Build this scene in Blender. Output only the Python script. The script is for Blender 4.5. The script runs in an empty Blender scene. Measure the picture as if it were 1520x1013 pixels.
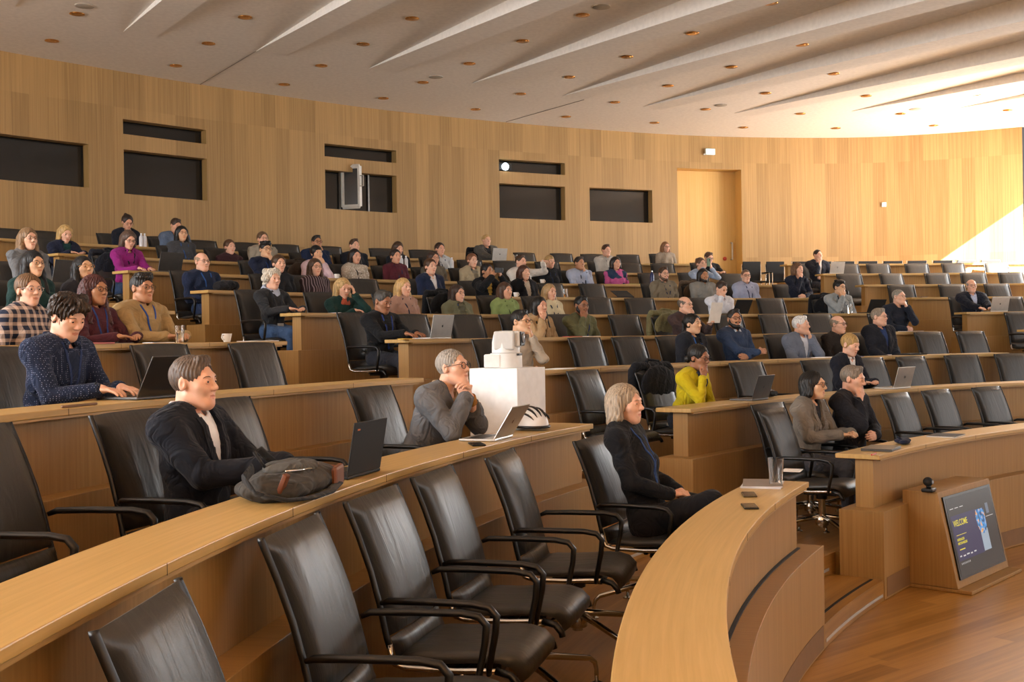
import bpy, bmesh, math, random
import numpy as np
from mathutils import Vector, Matrix
random.seed(7); RNG = np.random.default_rng(11)
PI = math.pi
SC = bpy.context.scene; COL = SC.collection
# ------------------------------------------------------------------ survey of the hall
# plan origin = where the photographer stands; z = 0 is the stage floor. The tiers are circles around (CX, CY).
F, PITCH, ROLL = 1650.0, .00202, -.0164
CX, CY, ZO = 11.4414, 1.5938, 1.94
RR = [10.9455, 12.4759, 14.0115, 15.5498, 17.0899, 18.6309, 20.1735, 21.7172, 23.2619]
TOP = [ZO - .9 + .3037 * k for k in range(9)]            # desk top heights
FLR = [t - .74 for t in TOP]                             # tier floor heights
ZC = 4.93 + ZO                                           # ceiling
cp, sp, cr, sr = math.cos(PITCH), math.sin(PITCH), math.cos(ROLL), math.sin(ROLL)

def ray(x, y):
    a, b = x - 760, y - 506.5
    X, Y = cr * a + sr * b, -sr * a + cr * b
    v = (X / F, 1.0, -Y / F)
    return Vector((v[0], v[1] * cp + v[2] * sp, v[2] * cp - v[1] * sp))
def on_r(x, y, r):                                       # sight line meets the cylinder of radius r
    v = ray(x, y); v = v / v.y
    a = v.x ** 2 + 1; b = -2 * (v.x * CX + CY); c = CX ** 2 + CY ** 2 - r * r
    t = (-b + math.sqrt(max(b * b - 4 * a * c, 0))) / (2 * a)
    return Vector((v.x * t, t, v.z * t + ZO))
def on_z(x, y, z):
    v = ray(x, y); t = (z - ZO) / v.z
    return Vector((v.x * t, v.y * t, z))
def polar(r, th, z=0.0): return Vector((CX + r * math.cos(th), CY + r * math.sin(th), z))
def theta(p): return math.atan2(p.y - CY, p.x - CX)
def radius(p): return math.hypot(p.x - CX, p.y - CY)
def face_rot(th): return th + PI + -PI / 2               # rot z that turns local +Y towards the centre
D2R = PI / 180

# ------------------------------------------------------------------ materials
def lin(c):
    if isinstance(c, str): c = tuple(int(c[i:i + 2], 16) / 255 for i in (0, 2, 4))
    return tuple(x / 12.92 if x <= .04045 else ((x + .055) / 1.055) ** 2.4 for x in c)
_M = {}
def newmat(name):
    m = bpy.data.materials.new(name); m.use_nodes = True
    nt = m.node_tree; b = nt.nodes['Principled BSDF']
    return m, nt, b
def N(nt, t, **k):
    n = nt.nodes.new(t)
    for a, v in k.items():
        if a in n.inputs.keys(): n.inputs[a].default_value = v
        else: setattr(n, a, v)
    return n
def math_n(nt, op, a, b=None):
    n = nt.nodes.new('ShaderNodeMath'); n.operation = op
    for i, v in enumerate((a, b)):
        if v is None: continue
        if hasattr(v, 'is_output'): nt.links.new(v, n.inputs[i])
        else: n.inputs[i].default_value = v
    return n.outputs[0]
def ramp(nt, fac, stops):
    r = nt.nodes.new('ShaderNodeValToRGB'); els = r.color_ramp.elements
    while len(els) < len(stops): els.new(.5)
    for e, (p, c) in zip(els, stops): e.position = p; e.color = (*c, 1)
    nt.links.new(fac, r.inputs[0]); return r.outputs[0]
def bump(nt, b, h, strength=.2, dist=.01):
    n = N(nt, 'ShaderNodeBump', Strength=strength, Distance=dist)
    nt.links.new(h, n.inputs['Height']); nt.links.new(n.outputs[0], b.inputs['Normal'])

def plain(name, c, rough=.6, metal=0.0, spec=.5):
    key = ('p', name, c, rough, metal)
    if key in _M: return _M[key]
    m, nt, b = newmat(name)
    tc = N(nt, 'ShaderNodeTexCoord'); no = N(nt, 'ShaderNodeTexNoise', Scale=14.0, Detail=3.0)
    nt.links.new(tc.outputs['Object'], no.inputs['Vector'])
    L = lin(c); d = .90
    nt.links.new(ramp(nt, no.outputs['Fac'], [(.3, tuple(x * d for x in L)), (.7, L)]), b.inputs['Base Color'])
    b.inputs['Roughness'].default_value = rough; b.inputs['Metallic'].default_value = metal
    b.inputs['Specular IOR Level'].default_value = spec
    _M[key] = m; return m

def fabric(c, pattern=None, c2=None, rough=.92):
    key = ('f', c, pattern, c2)
    if key in _M: return _M[key]
    m, nt, b = newmat('fabric'); tc = N(nt, 'ShaderNodeTexCoord')
    L = lin(c); out = None
    no = N(nt, 'ShaderNodeTexNoise', Scale=6.0, Detail=4.0); nt.links.new(tc.outputs['Object'], no.inputs['Vector'])
    out = ramp(nt, no.outputs['Fac'], [(.3, tuple(x * .78 for x in L)), (.7, tuple(min(1, x * 1.12) for x in L))])
    if pattern:
        sep = N(nt, 'ShaderNodeSeparateXYZ'); nt.links.new(tc.outputs['Object'], sep.inputs[0])
        mix = N(nt, 'ShaderNodeMix', data_type='RGBA'); nt.links.new(out, mix.inputs['A'])
        mix.inputs['B'].default_value = (*lin(c2 or 'ffffff'), 1)
        if pattern == 'plaid':
            s1 = math_n(nt, 'LESS_THAN', math_n(nt, 'FRACT', math_n(nt, 'MULTIPLY', sep.outputs[0], 17.0)), .42)
            s2 = math_n(nt, 'LESS_THAN', math_n(nt, 'FRACT', math_n(nt, 'MULTIPLY', sep.outputs[2], 17.0)), .42)
            f = math_n(nt, 'MULTIPLY', math_n(nt, 'ADD', s1, s2), .42)
        elif pattern == 'stripe':
            f = math_n(nt, 'LESS_THAN', math_n(nt, 'FRACT', math_n(nt, 'MULTIPLY', sep.outputs[0], 28.0)), .3)
        elif pattern == 'dots':
            vo = N(nt, 'ShaderNodeTexVoronoi', Scale=95.0, Randomness=.15); nt.links.new(tc.outputs['Object'], vo.inputs['Vector'])
            f = math_n(nt, 'LESS_THAN', vo.outputs['Distance'], .22)
        elif pattern == 'knit':
            vo = N(nt, 'ShaderNodeTexVoronoi', Scale=40.0); nt.links.new(tc.outputs['Object'], vo.inputs['Vector'])
            f = math_n(nt, 'LESS_THAN', vo.outputs['Distance'], .33)
        elif pattern == 'patch':
            vo = N(nt, 'ShaderNodeTexVoronoi', Scale=9.0); nt.links.new(tc.outputs['Object'], vo.inputs['Vector'])
            s = N(nt, 'ShaderNodeSeparateXYZ'); nt.links.new(vo.outputs['Color'], s.inputs[0])
            f = math_n(nt, 'GREATER_THAN', s.outputs[0], .55)
        nt.links.new(f, mix.inputs['Factor']); out = mix.outputs['Result']
    nt.links.new(out, b.inputs['Base Color'])
    b.inputs['Roughness'].default_value = rough; b.inputs['Specular IOR Level'].default_value = .25
    b.inputs['Sheen Weight'].default_value = .05
    n2 = N(nt, 'ShaderNodeTexNoise', Scale=28.0, Detail=6.0); nt.links.new(tc.outputs['Object'], n2.inputs['Vector'])
    n3 = N(nt, 'ShaderNodeTexNoise', Scale=7.0, Detail=2.0, Distortion=1.6); nt.links.new(tc.outputs['Object'], n3.inputs['Vector'])
    rid = math_n(nt, 'ABSOLUTE', math_n(nt, 'SUBTRACT', n3.outputs['Fac'], .5))
    bump(nt, b, math_n(nt, 'ADD', math_n(nt, 'MULTIPLY', n2.outputs['Fac'], .10), rid), .75, .045)
    _M[key] = m; return m

def skin(c):
    key = ('s', c)
    if key in _M: return _M[key]
    m, nt, b = newmat('skin'); tc = N(nt, 'ShaderNodeTexCoord')
    no = N(nt, 'ShaderNodeTexNoise', Scale=22.0, Detail=4.0); nt.links.new(tc.outputs['Object'], no.inputs['Vector'])
    L = lin(c); R = (min(1, L[0] * 1.02), L[1] * .92, L[2] * .88)
    nt.links.new(ramp(nt, no.outputs['Fac'], [(.35, R), (.62, L)]), b.inputs['Base Color'])
    b.inputs['Roughness'].default_value = .5; b.inputs['Specular IOR Level'].default_value = .4
    b.inputs['Subsurface Weight'].default_value = .12; b.inputs['Subsurface Radius'].default_value = (.02, .008, .004)
    b.inputs['Subsurface Scale'].default_value = .3
    _M[key] = m; return m

def hairmat(c):
    key = ('h', c)
    if key in _M: return _M[key]
    m, nt, b = newmat('hair'); tc = N(nt, 'ShaderNodeTexCoord')
    mp = N(nt, 'ShaderNodeMapping'); mp.inputs['Scale'].default_value = (130, 130, 9)
    nt.links.new(tc.outputs['Object'], mp.inputs[0])
    no = N(nt, 'ShaderNodeTexNoise', Scale=1.0, Detail=3.0); nt.links.new(mp.outputs[0], no.inputs['Vector'])
    L = lin(c)
    nt.links.new(ramp(nt, no.outputs['Fac'], [(.3, tuple(x * .42 for x in L)), (.72, tuple(min(1, x * 1.45) for x in L))]), b.inputs['Base Color'])
    b.inputs['Roughness'].default_value = .48; b.inputs['Specular IOR Level'].default_value = .4
    bump(nt, b, no.outputs['Fac'], .6, .006)
    _M[key] = m; return m

def wood(name, lo, hi, scale=(1.2, 40, 40), rough=.42, cells=None, coord='UV'):
    """straight-grained veneer; UV in metres, grain along U; cells = (width across grain, length along grain)"""
    key = ('w', name)
    if key in _M: return _M[key]
    m, nt, b = newmat(name); tc = N(nt, 'ShaderNodeTexCoord')
    mp = N(nt, 'ShaderNodeMapping'); mp.inputs['Scale'].default_value = scale
    nt.links.new(tc.outputs[coord], mp.inputs[0])
    no = N(nt, 'ShaderNodeTexNoise', Scale=1.0, Detail=6.0, Roughness=.6); nt.links.new(mp.outputs[0], no.inputs['Vector'])
    fac = no.outputs['Fac']
    if cells:
        sep = N(nt, 'ShaderNodeSeparateXYZ'); nt.links.new(tc.outputs[coord], sep.inputs[0])
        j = math_n(nt, 'FLOOR', math_n(nt, 'DIVIDE', sep.outputs[1], cells[0]))
        wn0 = N(nt, 'ShaderNodeTexWhiteNoise', noise_dimensions='1D'); nt.links.new(j, wn0.inputs['W'])
        off = math_n(nt, 'MULTIPLY', wn0.outputs['Value'], cells[1] * cells[2])
        i = math_n(nt, 'FLOOR', math_n(nt, 'DIVIDE', math_n(nt, 'ADD', sep.outputs[0], off), cells[1]))
        cmb = N(nt, 'ShaderNodeCombineXYZ'); nt.links.new(i, cmb.inputs[0]); nt.links.new(j, cmb.inputs[1])
        wn = N(nt, 'ShaderNodeTexWhiteNoise', noise_dimensions='3D'); nt.links.new(cmb.outputs[0], wn.inputs['Vector'])
        v = math_n(nt, 'MULTIPLY', math_n(nt, 'SUBTRACT', wn.outputs['Value'], .5), cells[3])
        fac = math_n(nt, 'ADD', fac, v)
    L, H = lin(lo), lin(hi)
    nt.links.new(ramp(nt, fac, [(.25, L), (.75, H)]), b.inputs['Base Color'])
    b.inputs['Roughness'].default_value = rough; b.inputs['Specular IOR Level'].default_value = .4
    bump(nt, b, no.outputs['Fac'], .06, .002)
    _M[key] = m; return m

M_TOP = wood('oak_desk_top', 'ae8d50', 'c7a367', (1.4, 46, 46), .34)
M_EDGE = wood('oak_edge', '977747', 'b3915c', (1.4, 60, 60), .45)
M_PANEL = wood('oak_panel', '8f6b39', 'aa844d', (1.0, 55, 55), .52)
M_WALL = wood('oak_wall_veneer', '8f7043', 'b28e5a', (.5, 34, 34), .5, (.30, 2.35, 0.0, .28))
M_DOOR = wood('oak_door', 'c99e55', 'd9b26c', (.5, 30, 30), .45)
M_FLOOR = wood('oak_floor', '8f642c', 'b88846', (1.1, 26, 26), .3, (.14, 2.1, 1.0, .45))
M_TIER = wood('oak_tier_floor', '845c2c', 'a97d40', (1.1, 26, 26), .34, (.14, 2.1, 1.0, .4))
M_CEIL = plain('plaster', (.93, .91, .88), .9)
M_BEAM = plain('plaster_beam', (.93, .91, .88), .9)
M_BLACK = plain('black_plastic', (.045, .045, .048), .38)
M_RUB = plain('dark_rubber', (.03, .03, .03), .7)
M_WHITE = plain('white_lacquer', (.93, .93, .93), .4)
M_PAPER = plain('paper', (.93, .92, .90), .8)
M_CHINA = plain('white_china', (.93, .92, .90), .2)
M_CHROME = plain('chrome', (.78, .77, .75), .14, 1.0)
M_BRASS = plain('brass_reflector', (.83, .62, .36), .22, 1.0)
M_SILVER = plain('silver_aluminium', (.76, .75, .73), .36, .85)
M_GREYAL = plain('space_grey_aluminium', (.36, .35, .34), .36, .85)
M_STRIP = plain('nosing_strip', (.72, .70, .68), .45)

def leather():
    m, nt, b = newmat('black_leather'); tc = N(nt, 'ShaderNodeTexCoord')
    mp = N(nt, 'ShaderNodeMapping'); mp.inputs['Scale'].default_value = (13, 3.2, 3.2); nt.links.new(tc.outputs['Object'], mp.inputs[0])
    oi = N(nt, 'ShaderNodeObjectInfo')
    no = N(nt, 'ShaderNodeTexNoise', noise_dimensions='4D', Scale=1.0, Detail=3.0, Distortion=1.0)
    nt.links.new(mp.outputs[0], no.inputs['Vector']); nt.links.new(math_n(nt, 'MULTIPLY', oi.outputs['Random'], 40.0), no.inputs['W'])
    fine = N(nt, 'ShaderNodeTexVoronoi', Scale=260.0); nt.links.new(tc.outputs['Object'], fine.inputs['Vector'])
    b.inputs['Base Color'].default_value = (*lin((.205, .198, .188)), 1)
    b.inputs['Roughness'].default_value = .40; b.inputs['Specular IOR Level'].default_value = .55
    h = math_n(nt, 'ADD', no.outputs['Fac'], math_n(nt, 'MULTIPLY', fine.outputs['Distance'], .02))
    bump(nt, b, h, .30, .018); return m
M_LEATHER = leather()
def glassmat(name, c=(1, 1, 1), rough=.0, ior=1.45):
    m, nt, b = newmat(name)
    b.inputs['Base Color'].default_value = (*c, 1); b.inputs['Roughness'].default_value = rough
    b.inputs['Transmission Weight'].default_value = 1; b.inputs['IOR'].default_value = ior
    return m
M_GLASS = glassmat('clear_glass'); M_WATER = glassmat('water', (.97, .99, 1), 0, 1.33); M_TEA = glassmat('tea', (.8, .45, .1), 0, 1.33)
def emit(name, c, s):
    m, nt, b = newmat(name); L = lin(c)
    b.inputs['Base Color'].default_value = (*[x * .15 for x in L], 1); b.inputs['Emission Color'].default_value = (*L, 1); b.inputs['Emission Strength'].default_value = s
    b.inputs['Roughness'].default_value = .3
    return m
def dark_pane():
    m, nt, b = newmat('dark_booth_glass'); b.inputs['Base Color'].default_value = (*lin((.13, .125, .12)), 1)
    b.inputs['Roughness'].default_value = .12; b.inputs['Specular IOR Level'].default_value = .6; return m
M_PANE = dark_pane()

# ------------------------------------------------------------------ mesh helpers
class MB:
    """collects shapes of ONE part"""
    def __init__(s): s.v = []; s.f = []; s.mi = []; s.uv = []; s.cur = 0
    def add(s, vs, fs, uv=None):
        o = len(s.v); s.v += [tuple(v) for v in vs]
        for i, f in enumerate(fs):
            s.f.append([o + k for k in f]); s.mi.append(s.cur)
            s.uv.append(uv[i] if uv else None)
    def box(s, c, d, rot=None, taper=1.0):
        x, y, z = d[0] / 2, d[1] / 2, d[2] / 2; t = taper
        vs = [(-x, -y, -z), (x, -y, -z), (x, y, -z), (-x, y, -z), (-x * t, -y * t, z), (x * t, -y * t, z), (x * t, y * t, z), (-x * t, y * t, z)]
        R = rot if rot is not None else Matrix.Identity(3)
        s.add([R @ Vector(v) + Vector(c) for v in vs], [(3, 2, 1, 0), (4, 5, 6, 7), (0, 1, 5, 4), (1, 2, 6, 5), (2, 3, 7, 6), (3, 0, 4, 7)])
    def tube(s, pts, r, n=8, cap=True, flat=None):
        pts = [Vector(p) for p in pts]; m = len(pts)
        rs = r if isinstance(r, (list, tuple)) else [r] * m
        vs = []; up = Vector((0, 0, 1)); prev = None
        for i in range(m):
            t = (pts[min(i + 1, m - 1)] - pts[max(i - 1, 0)]).normalized()
            if prev is None:
                a = up if abs(t.dot(up)) < .95 else Vector((1, 0, 0)); x = t.cross(a).normalized()
            else: x = (prev - t * prev.dot(t)).normalized()
            prev = x; y = t.cross(x)
            fl = flat or 1.0
            for k in range(n):
                a = 2 * PI * k / n; vs.append(pts[i] + x * math.cos(a) * rs[i] + y * math.sin(a) * rs[i] * fl)
        fs = [(i * n + k, i * n + (k + 1) % n, (i + 1) * n + (k + 1) % n, (i + 1) * n + k) for i in range(m - 1) for k in range(n)]
        if cap: fs += [tuple(reversed(range(n))), tuple((m - 1) * n + k for k in range(n))]
        s.add(vs, fs)
    def lathe(s, prof, n=20, c=(0, 0, 0)):
        vs = []; m = len(prof)
        for r, z in prof:
            for k in range(n): vs.append((c[0] + r * math.cos(2 * PI * k / n), c[1] + r * math.sin(2 * PI * k / n), c[2] + z))
        fs = [(i * n + k, i * n + (k + 1) % n, (i + 1) * n + (k + 1) % n, (i + 1) * n + k) for i in range(m - 1) for k in range(n)]
        if prof[0][0] > 1e-5: fs.append(tuple(reversed(range(n))))
        if prof[-1][0] > 1e-5: fs.append(tuple((m - 1) * n + k for k in range(n)))
        s.add(vs, fs)
    def sphere(s, c, r, n=14, sc=(1, 1, 1)):
        m = n // 2; vs = []; 
        for i in range(m + 1):
            a = PI * i / m
            for k in range(n): vs.append((c[0] + sc[0] * r * math.sin(a) * math.cos(2 * PI * k / n), c[1] + sc[1] * r * math.sin(a) * math.sin(2 * PI * k / n), c[2] + sc[2] * r * math.cos(a)))
        s.add(vs, [(i * n + k, (i + 1) * n + k, (i + 1) * n + (k + 1) % n, i * n + (k + 1) % n) for i in range(m) for k in range(n)])
    def build(s, name, mats, parent=None, smooth=False, bevel=0, auto=None):
        me = bpy.data.meshes.new(name); me.from_pydata(s.v, [], s.f)
        for m in (mats if isinstance(mats, (list, tuple)) else [mats]): me.materials.append(m)
        if any(s.mi): me.polygons.foreach_set('material_index', s.mi)
        if any(u is not None for u in s.uv):
            uvl = me.uv_layers.new(name='UVMap'); li = 0
            for f, u in zip(s.f, s.uv):
                for k in range(len(f)):
                    uvl.data[li].uv = u[k] if u else (0, 0); li += 1
        if smooth: me.polygons.foreach_set('use_smooth', [True] * len(me.polygons))
        me.update()
        o = bpy.data.objects.new(name, me); COL.objects.link(o)
        if parent: o.parent = parent
        if smooth and auto: 
            try: me.set_sharp_from_angle(angle=auto * D2R)
            except Exception: pass
        if bevel:
            b = o.modifiers.new('bevel', 'BEVEL'); b.width = bevel; b.segments = 2; b.limit_method = 'ANGLE'; b.angle_limit = 40 * D2R
        return o
def tag(o, label=None, cat=None, group=None, kind=None):
    if label: o['label'] = label
    if cat: o['category'] = cat
    if group: o['group'] = group
    if kind: o['kind'] = kind
    return o
def empty(name, loc, rz=0):
    o = bpy.data.objects.new(name, None); o.empty_display_size = .1; COL.objects.link(o); o.location = loc; o.rotation_euler = (0, 0, rz); return o
def copy_tree(o, parent=None):
    c = o.copy(); COL.objects.link(c)
    if parent: c.parent = parent
    for ch in list(o.children): copy_tree(ch, c)
    return c

def arc_solid(mb, r0, r1, z0, z1, t0, t1, step=1.0, grain='arc', off=(0, 0)):
    """ring sector; UV in metres. grain: 'arc' along the arc, 'rad' across, 'vert' upright"""
    n = max(2, int(abs(t1 - t0) / (step * D2R))); rm = (r0 + r1) / 2
    prof = [(r0, z0), (r1, z0), (r1, z1), (r0, z1)]
    vs = []
    for i in range(n + 1):
        t = t0 + (t1 - t0) * i / n
        for r, z in prof: vs.append((CX + r * math.cos(t), CY + r * math.sin(t), z))
    fs = []; uv = []
    for i in range(n):
        a, b = rm * (t0 + (t1 - t0) * i / n), rm * (t0 + (t1 - t0) * (i + 1) / n)
        for k in range(4):
            k2 = (k + 1) % 4
            fs.append((i * 4 + k, i * 4 + k2, (i + 1) * 4 + k2, (i + 1) * 4 + k))
            horiz = k in (0, 2)
            if horiz: q0, q1 = prof[k][0], prof[k2][0]
            else: q0, q1 = prof[k][1], prof[k2][1]
            if grain == 'arc': uv.append([(a + off[0], q0), (a + off[0], q1), (b + off[0], q1), (b + off[0], q0)])
            else: uv.append([(q0, a), (q1, a), (q1, b), (q0, b)])
    fs.append((3, 2, 1, 0)); uv.append([(prof[k][0 if grain == 'rad' else 1] , prof[k][1 if grain == 'rad' else 0]) for k in (3, 2, 1, 0)])
    o = n * 4
    fs.append((o, o + 1, o + 2, o + 3)); uv.append([(prof[k][1], prof[k][0]) for k in range(4)])
    if t1 > t0: fs = [tuple(reversed(f)) for f in fs]; uv = [list(reversed(u)) for u in uv]
    mb.add(vs, fs, uv)

# ------------------------------------------------------------------ camera and light
cam = bpy.data.cameras.new('camera'); co = bpy.data.objects.new('camera', cam); COL.objects.link(co)
cam.sensor_width = 36; cam.lens = 36 * F / 1520; cam.clip_end = 200; cam.clip_start = .05
Rt, Up, Fw = Vector((1, 0, 0)), Vector((0, sp, cp)), Vector((0, cp, -sp))
cx_, cy_ = Rt * cr + Up * sr, Rt * -sr + Up * cr
co.matrix_world = Matrix(((cx_.x, cy_.x, -Fw.x, 0), (cx_.y, cy_.y, -Fw.y, 0), (cx_.z, cy_.z, -Fw.z, ZO), (0, 0, 0, 1)))
SC.camera = co
cam.dof.use_dof = False
SC.view_settings.view_transform = 'Standard'; SC.view_settings.look = 'None'; SC.view_settings.gamma = 1; SC.view_settings.exposure = -.20
w = bpy.data.worlds.new('sky'); SC.world = w; w.use_nodes = True
wn = w.node_tree.nodes['Background']; wn.inputs[0].default_value = (.93, .96, 1, 1); wn.inputs[1].default_value = .23
XF = 13.1
def window_or_fill_light(name, A, B, z0, z1, energy, color):
    """area light for a side window or the added stage fill, running from A to B in plan; shines to the right of A->B"""
    d = (Vector(B) - Vector(A)); L = d.length; d.normalize(); nrm = Vector((d.y, -d.x, 0))
    a = bpy.data.lights.new(name, 'AREA'); a.shape = 'RECTANGLE'; a.size = L; a.size_y = z1 - z0; a.energy = energy; a.color = color
    o = bpy.data.objects.new(name, a); COL.objects.link(o); o.location = (Vector(A) + Vector(B)) / 2 + Vector((0, 0, (z0 + z1) / 2))
    o.rotation_euler = Matrix((-d, Vector((0, 0, 1)), -nrm)).transposed().to_euler()
window_or_fill_light('left_window_daylight', (-14.3, -9, 0), (-13.3, 8.2, 0), .8, 6.5, 7600, (.97, .985, 1))
window_or_fill_light('stage_fill_light', (12.9, 17.5, 0), (12.9, -11, 0), .6, 5.2, 560, (.97, .985, 1))  # added soft front fill from the stage side, not a real window
window_or_fill_light('corner_window_daylight', (13.2, 26.4, 0), (13.3, 21.5, 0), 2.2, 6.0, 950, (.97, .99, 1))
window_or_fill_light('right_window_daylight', (13.6, 26.6, 0), (21, 16, 0), 1.8, 6.5, 1700, (.96, .985, 1))
s = bpy.data.lights.new('sun', 'SUN'); s.energy = 140; s.angle = .009; s.color = (1, .95, .86)
so = bpy.data.objects.new('sun', s); COL.objects.link(so); so.location = (30, -20, 30)
so.rotation_euler = Vector((-1, .85, -.75)).to_track_quat('-Z', 'Y').to_euler()

# ------------------------------------------------------------------ the shell: floors, walls, ceiling
T0, T1 = 62 * D2R, 205 * D2R
RI = -.06                                                # plinth face ahead of the desk edge
mb = MB()
mb.add([(-4, -14, 0), (XF + .6, -14, 0), (XF + .6, 24, 0), (-4, 24, 0)], [(0, 1, 2, 3)],
       [[(x * math.cos(.67) + y * math.sin(.67), -x * math.sin(.67) + y * math.cos(.67)) for x, y in ((-4, -14), (XF + .6, -14), (XF + .6, 24), (-4, 24))]])
tag(mb.build('floor', M_FLOOR), kind='structure')
WALL_PX = [(0, 75), (132, 98), (297, 125.5), (420, 143), (560, 162), (700, 177), (850, 190), (1000, 200), (1120, 204), (1270, 204.2), (1400, 198), (1517, 188.5)]
WP = [on_z(x, y, ZC) for x, y in WALL_PX]
p0 = WP[0]
left = [polar(radius(p0) , theta(p0) + d * D2R) for d in (24, 18, 12, 6)]
WP = [Vector((p.x, p.y, 0)) for p in left + WP]
def spline(P, n):
    out = []
    for i in range(len(P) - 1):
        a, b, c, d = P[max(i - 1, 0)], P[i], P[i + 1], P[min(i + 2, len(P) - 1)]
        for k in range(n):
            t = k / n; out.append(.5 * ((2 * b) + (c - a) * t + (2 * a - 5 * b + 4 * c - d) * t * t + (3 * b - a - 3 * c + d) * t ** 3))
    return out + [P[-1]]
WL = spline(WP, 10)
WS = [0.0]
for i in range(1, len(WL)): WS.append(WS[-1] + (WL[i] - WL[i - 1]).length)
def wall_at(s):
    for i in range(1, len(WL)):
        if s <= WS[i] or i == len(WL) - 1:
            t = (s - WS[i - 1]) / (WS[i] - WS[i - 1]); p = WL[i - 1].lerp(WL[i], t); d = (WL[i] - WL[i - 1]).normalized()
            return p, d, Vector((d.y, -d.x, 0))            # point, along, normal into the room
def wall_hit(px, py):
    """sight line meets the wall -> (s, z)"""
    v = ray(px, py); best = None
    for i in range(1, len(WL)):
        A, B = WL[i - 1], WL[i]; d = B - A
        den = v.x * d.y - v.y * d.x
        if abs(den) < 1e-9: continue
        t = (A.x * d.y - A.y * d.x) / den; u = (A.x * v.y - A.y * v.x) / den
        if t > 0 and -1e-6 <= u <= 1.00001: best = (WS[i - 1] + u * (WS[i] - WS[i - 1]), v.z * t + ZO)
    return best
A1, A2 = 143.2 * D2R, 103.5 * D2R                         # right edges of the two aisles
for k in range(9):                                       # the tiers, cut back at the aisles for the half steps
    mb = MB(); r1 = RR[k + 1] + RI if k < 8 else 29.5
    z0_, z1_ = max(FLR[k] - .36, 0.001), FLR[k]
    e1, e2 = A1 + 1.65 / RR[k], A2 + 1.65 / RR[k]
    for ta, tb, r0 in ((T0, A2, RR[k] + RI + .02), (A2, e2, RR[k] + .34), (e2, A1, RR[k] + RI + .02), (A1, e1, RR[k] + .34), (e1, T1, RR[k] + RI + .02)):
        arc_solid(mb, r0, r1 + (.41 if k < 8 and r0 > RR[k] + .3 else .05), z0_, z1_, ta, tb, 1.0, 'arc')
    tag(mb.build('floor', M_TIER), kind='structure')
# window and door openings of the back wall, (x0,x1,ytop,ybottom) measured at the left edge and right edge
OPEN = {}
def rect(x0, yt0, x1, yt1, yb0, yb1):
    a, b = wall_hit(x0, yt0), wall_hit(x1, yt1); c, d = wall_hit(x0, yb0), wall_hit(x1, yb1)
    return [a[0], b[0], (c[1] + d[1]) / 2, (a[1] + b[1]) / 2]
OP = {'window_1': rect(-60, 190, 131, 214, 259, 280), 'window_2': rect(182.5, 176.5, 306, 193, 199, 213.5), 'window_3': rect(183.5, 222, 307, 235.5, 288, 297.5),
      'window_4': rect(481.5, 213, 588, 223.5, 232, 242), 'window_5': rect(482.5, 252, 588.5, 261, 310, 316), 'window_6': rect(740.5, 236, 838.5, 242, 255.5, 258.5),
      'window_7': rect(741, 272, 838.5, 277.5, 323.5, 327.5), 'window_8': rect(875, 279, 968, 282, 328, 331), 'door_1': rect(1005, 250, 1100, 251.5, 420, 421)}
OP['door_1'][2] = FLR[8]
DEP = {k: (.22 if k.startswith('window') else .42) for k in OP}
# one continuous veneered wall with real openings: grid of s-cuts and z-cuts
zs_all = [FLR[8] - .02, ZC + .05]
scuts = sorted(set([round(x, 4) for x in WS] + [round(v, 4) for o in OP.values() for v in o[:2]]))
scuts = [x for i, x in enumerate(scuts) if i == 0 or x - scuts[i - 1] > 1e-3]
mb = MB()
for i in range(len(scuts) - 1):
    s0, s1 = scuts[i], scuts[i + 1]; sm = (s0 + s1) / 2
    holes = sorted([(o[2], o[3]) for o in OP.values() if o[0] - 1e-3 < sm < o[1] + 1e-3])
    z = zs_all[0]; spans = []
    for h0, h1 in holes:
        if h0 > z: spans.append((z, h0))
        z = max(z, h1)
    spans.append((z, zs_all[1]))
    P0, P1 = wall_at(s0)[0], wall_at(s1)[0]
    for a0, a1 in spans:
        mb.add([(P0.x, P0.y, a0), (P1.x, P1.y, a0), (P1.x, P1.y, a1), (P0.x, P0.y, a1)], [(0, 1, 2, 3)], [[(a0 - ZO + .42, s0), (a0 - ZO + .42, s1), (a1 - ZO + .42, s1), (a1 - ZO + .42, s0)]])
tag(mb.build('wall_back', M_WALL), kind='structure')
def wall_frame(s):
    p, d, n = wall_at(s); return p, d, n
def wp3(s, z, dep): 
    p, d, n = wall_at(s); q = p - n * dep; return Vector((q.x, q.y, z))
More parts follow.
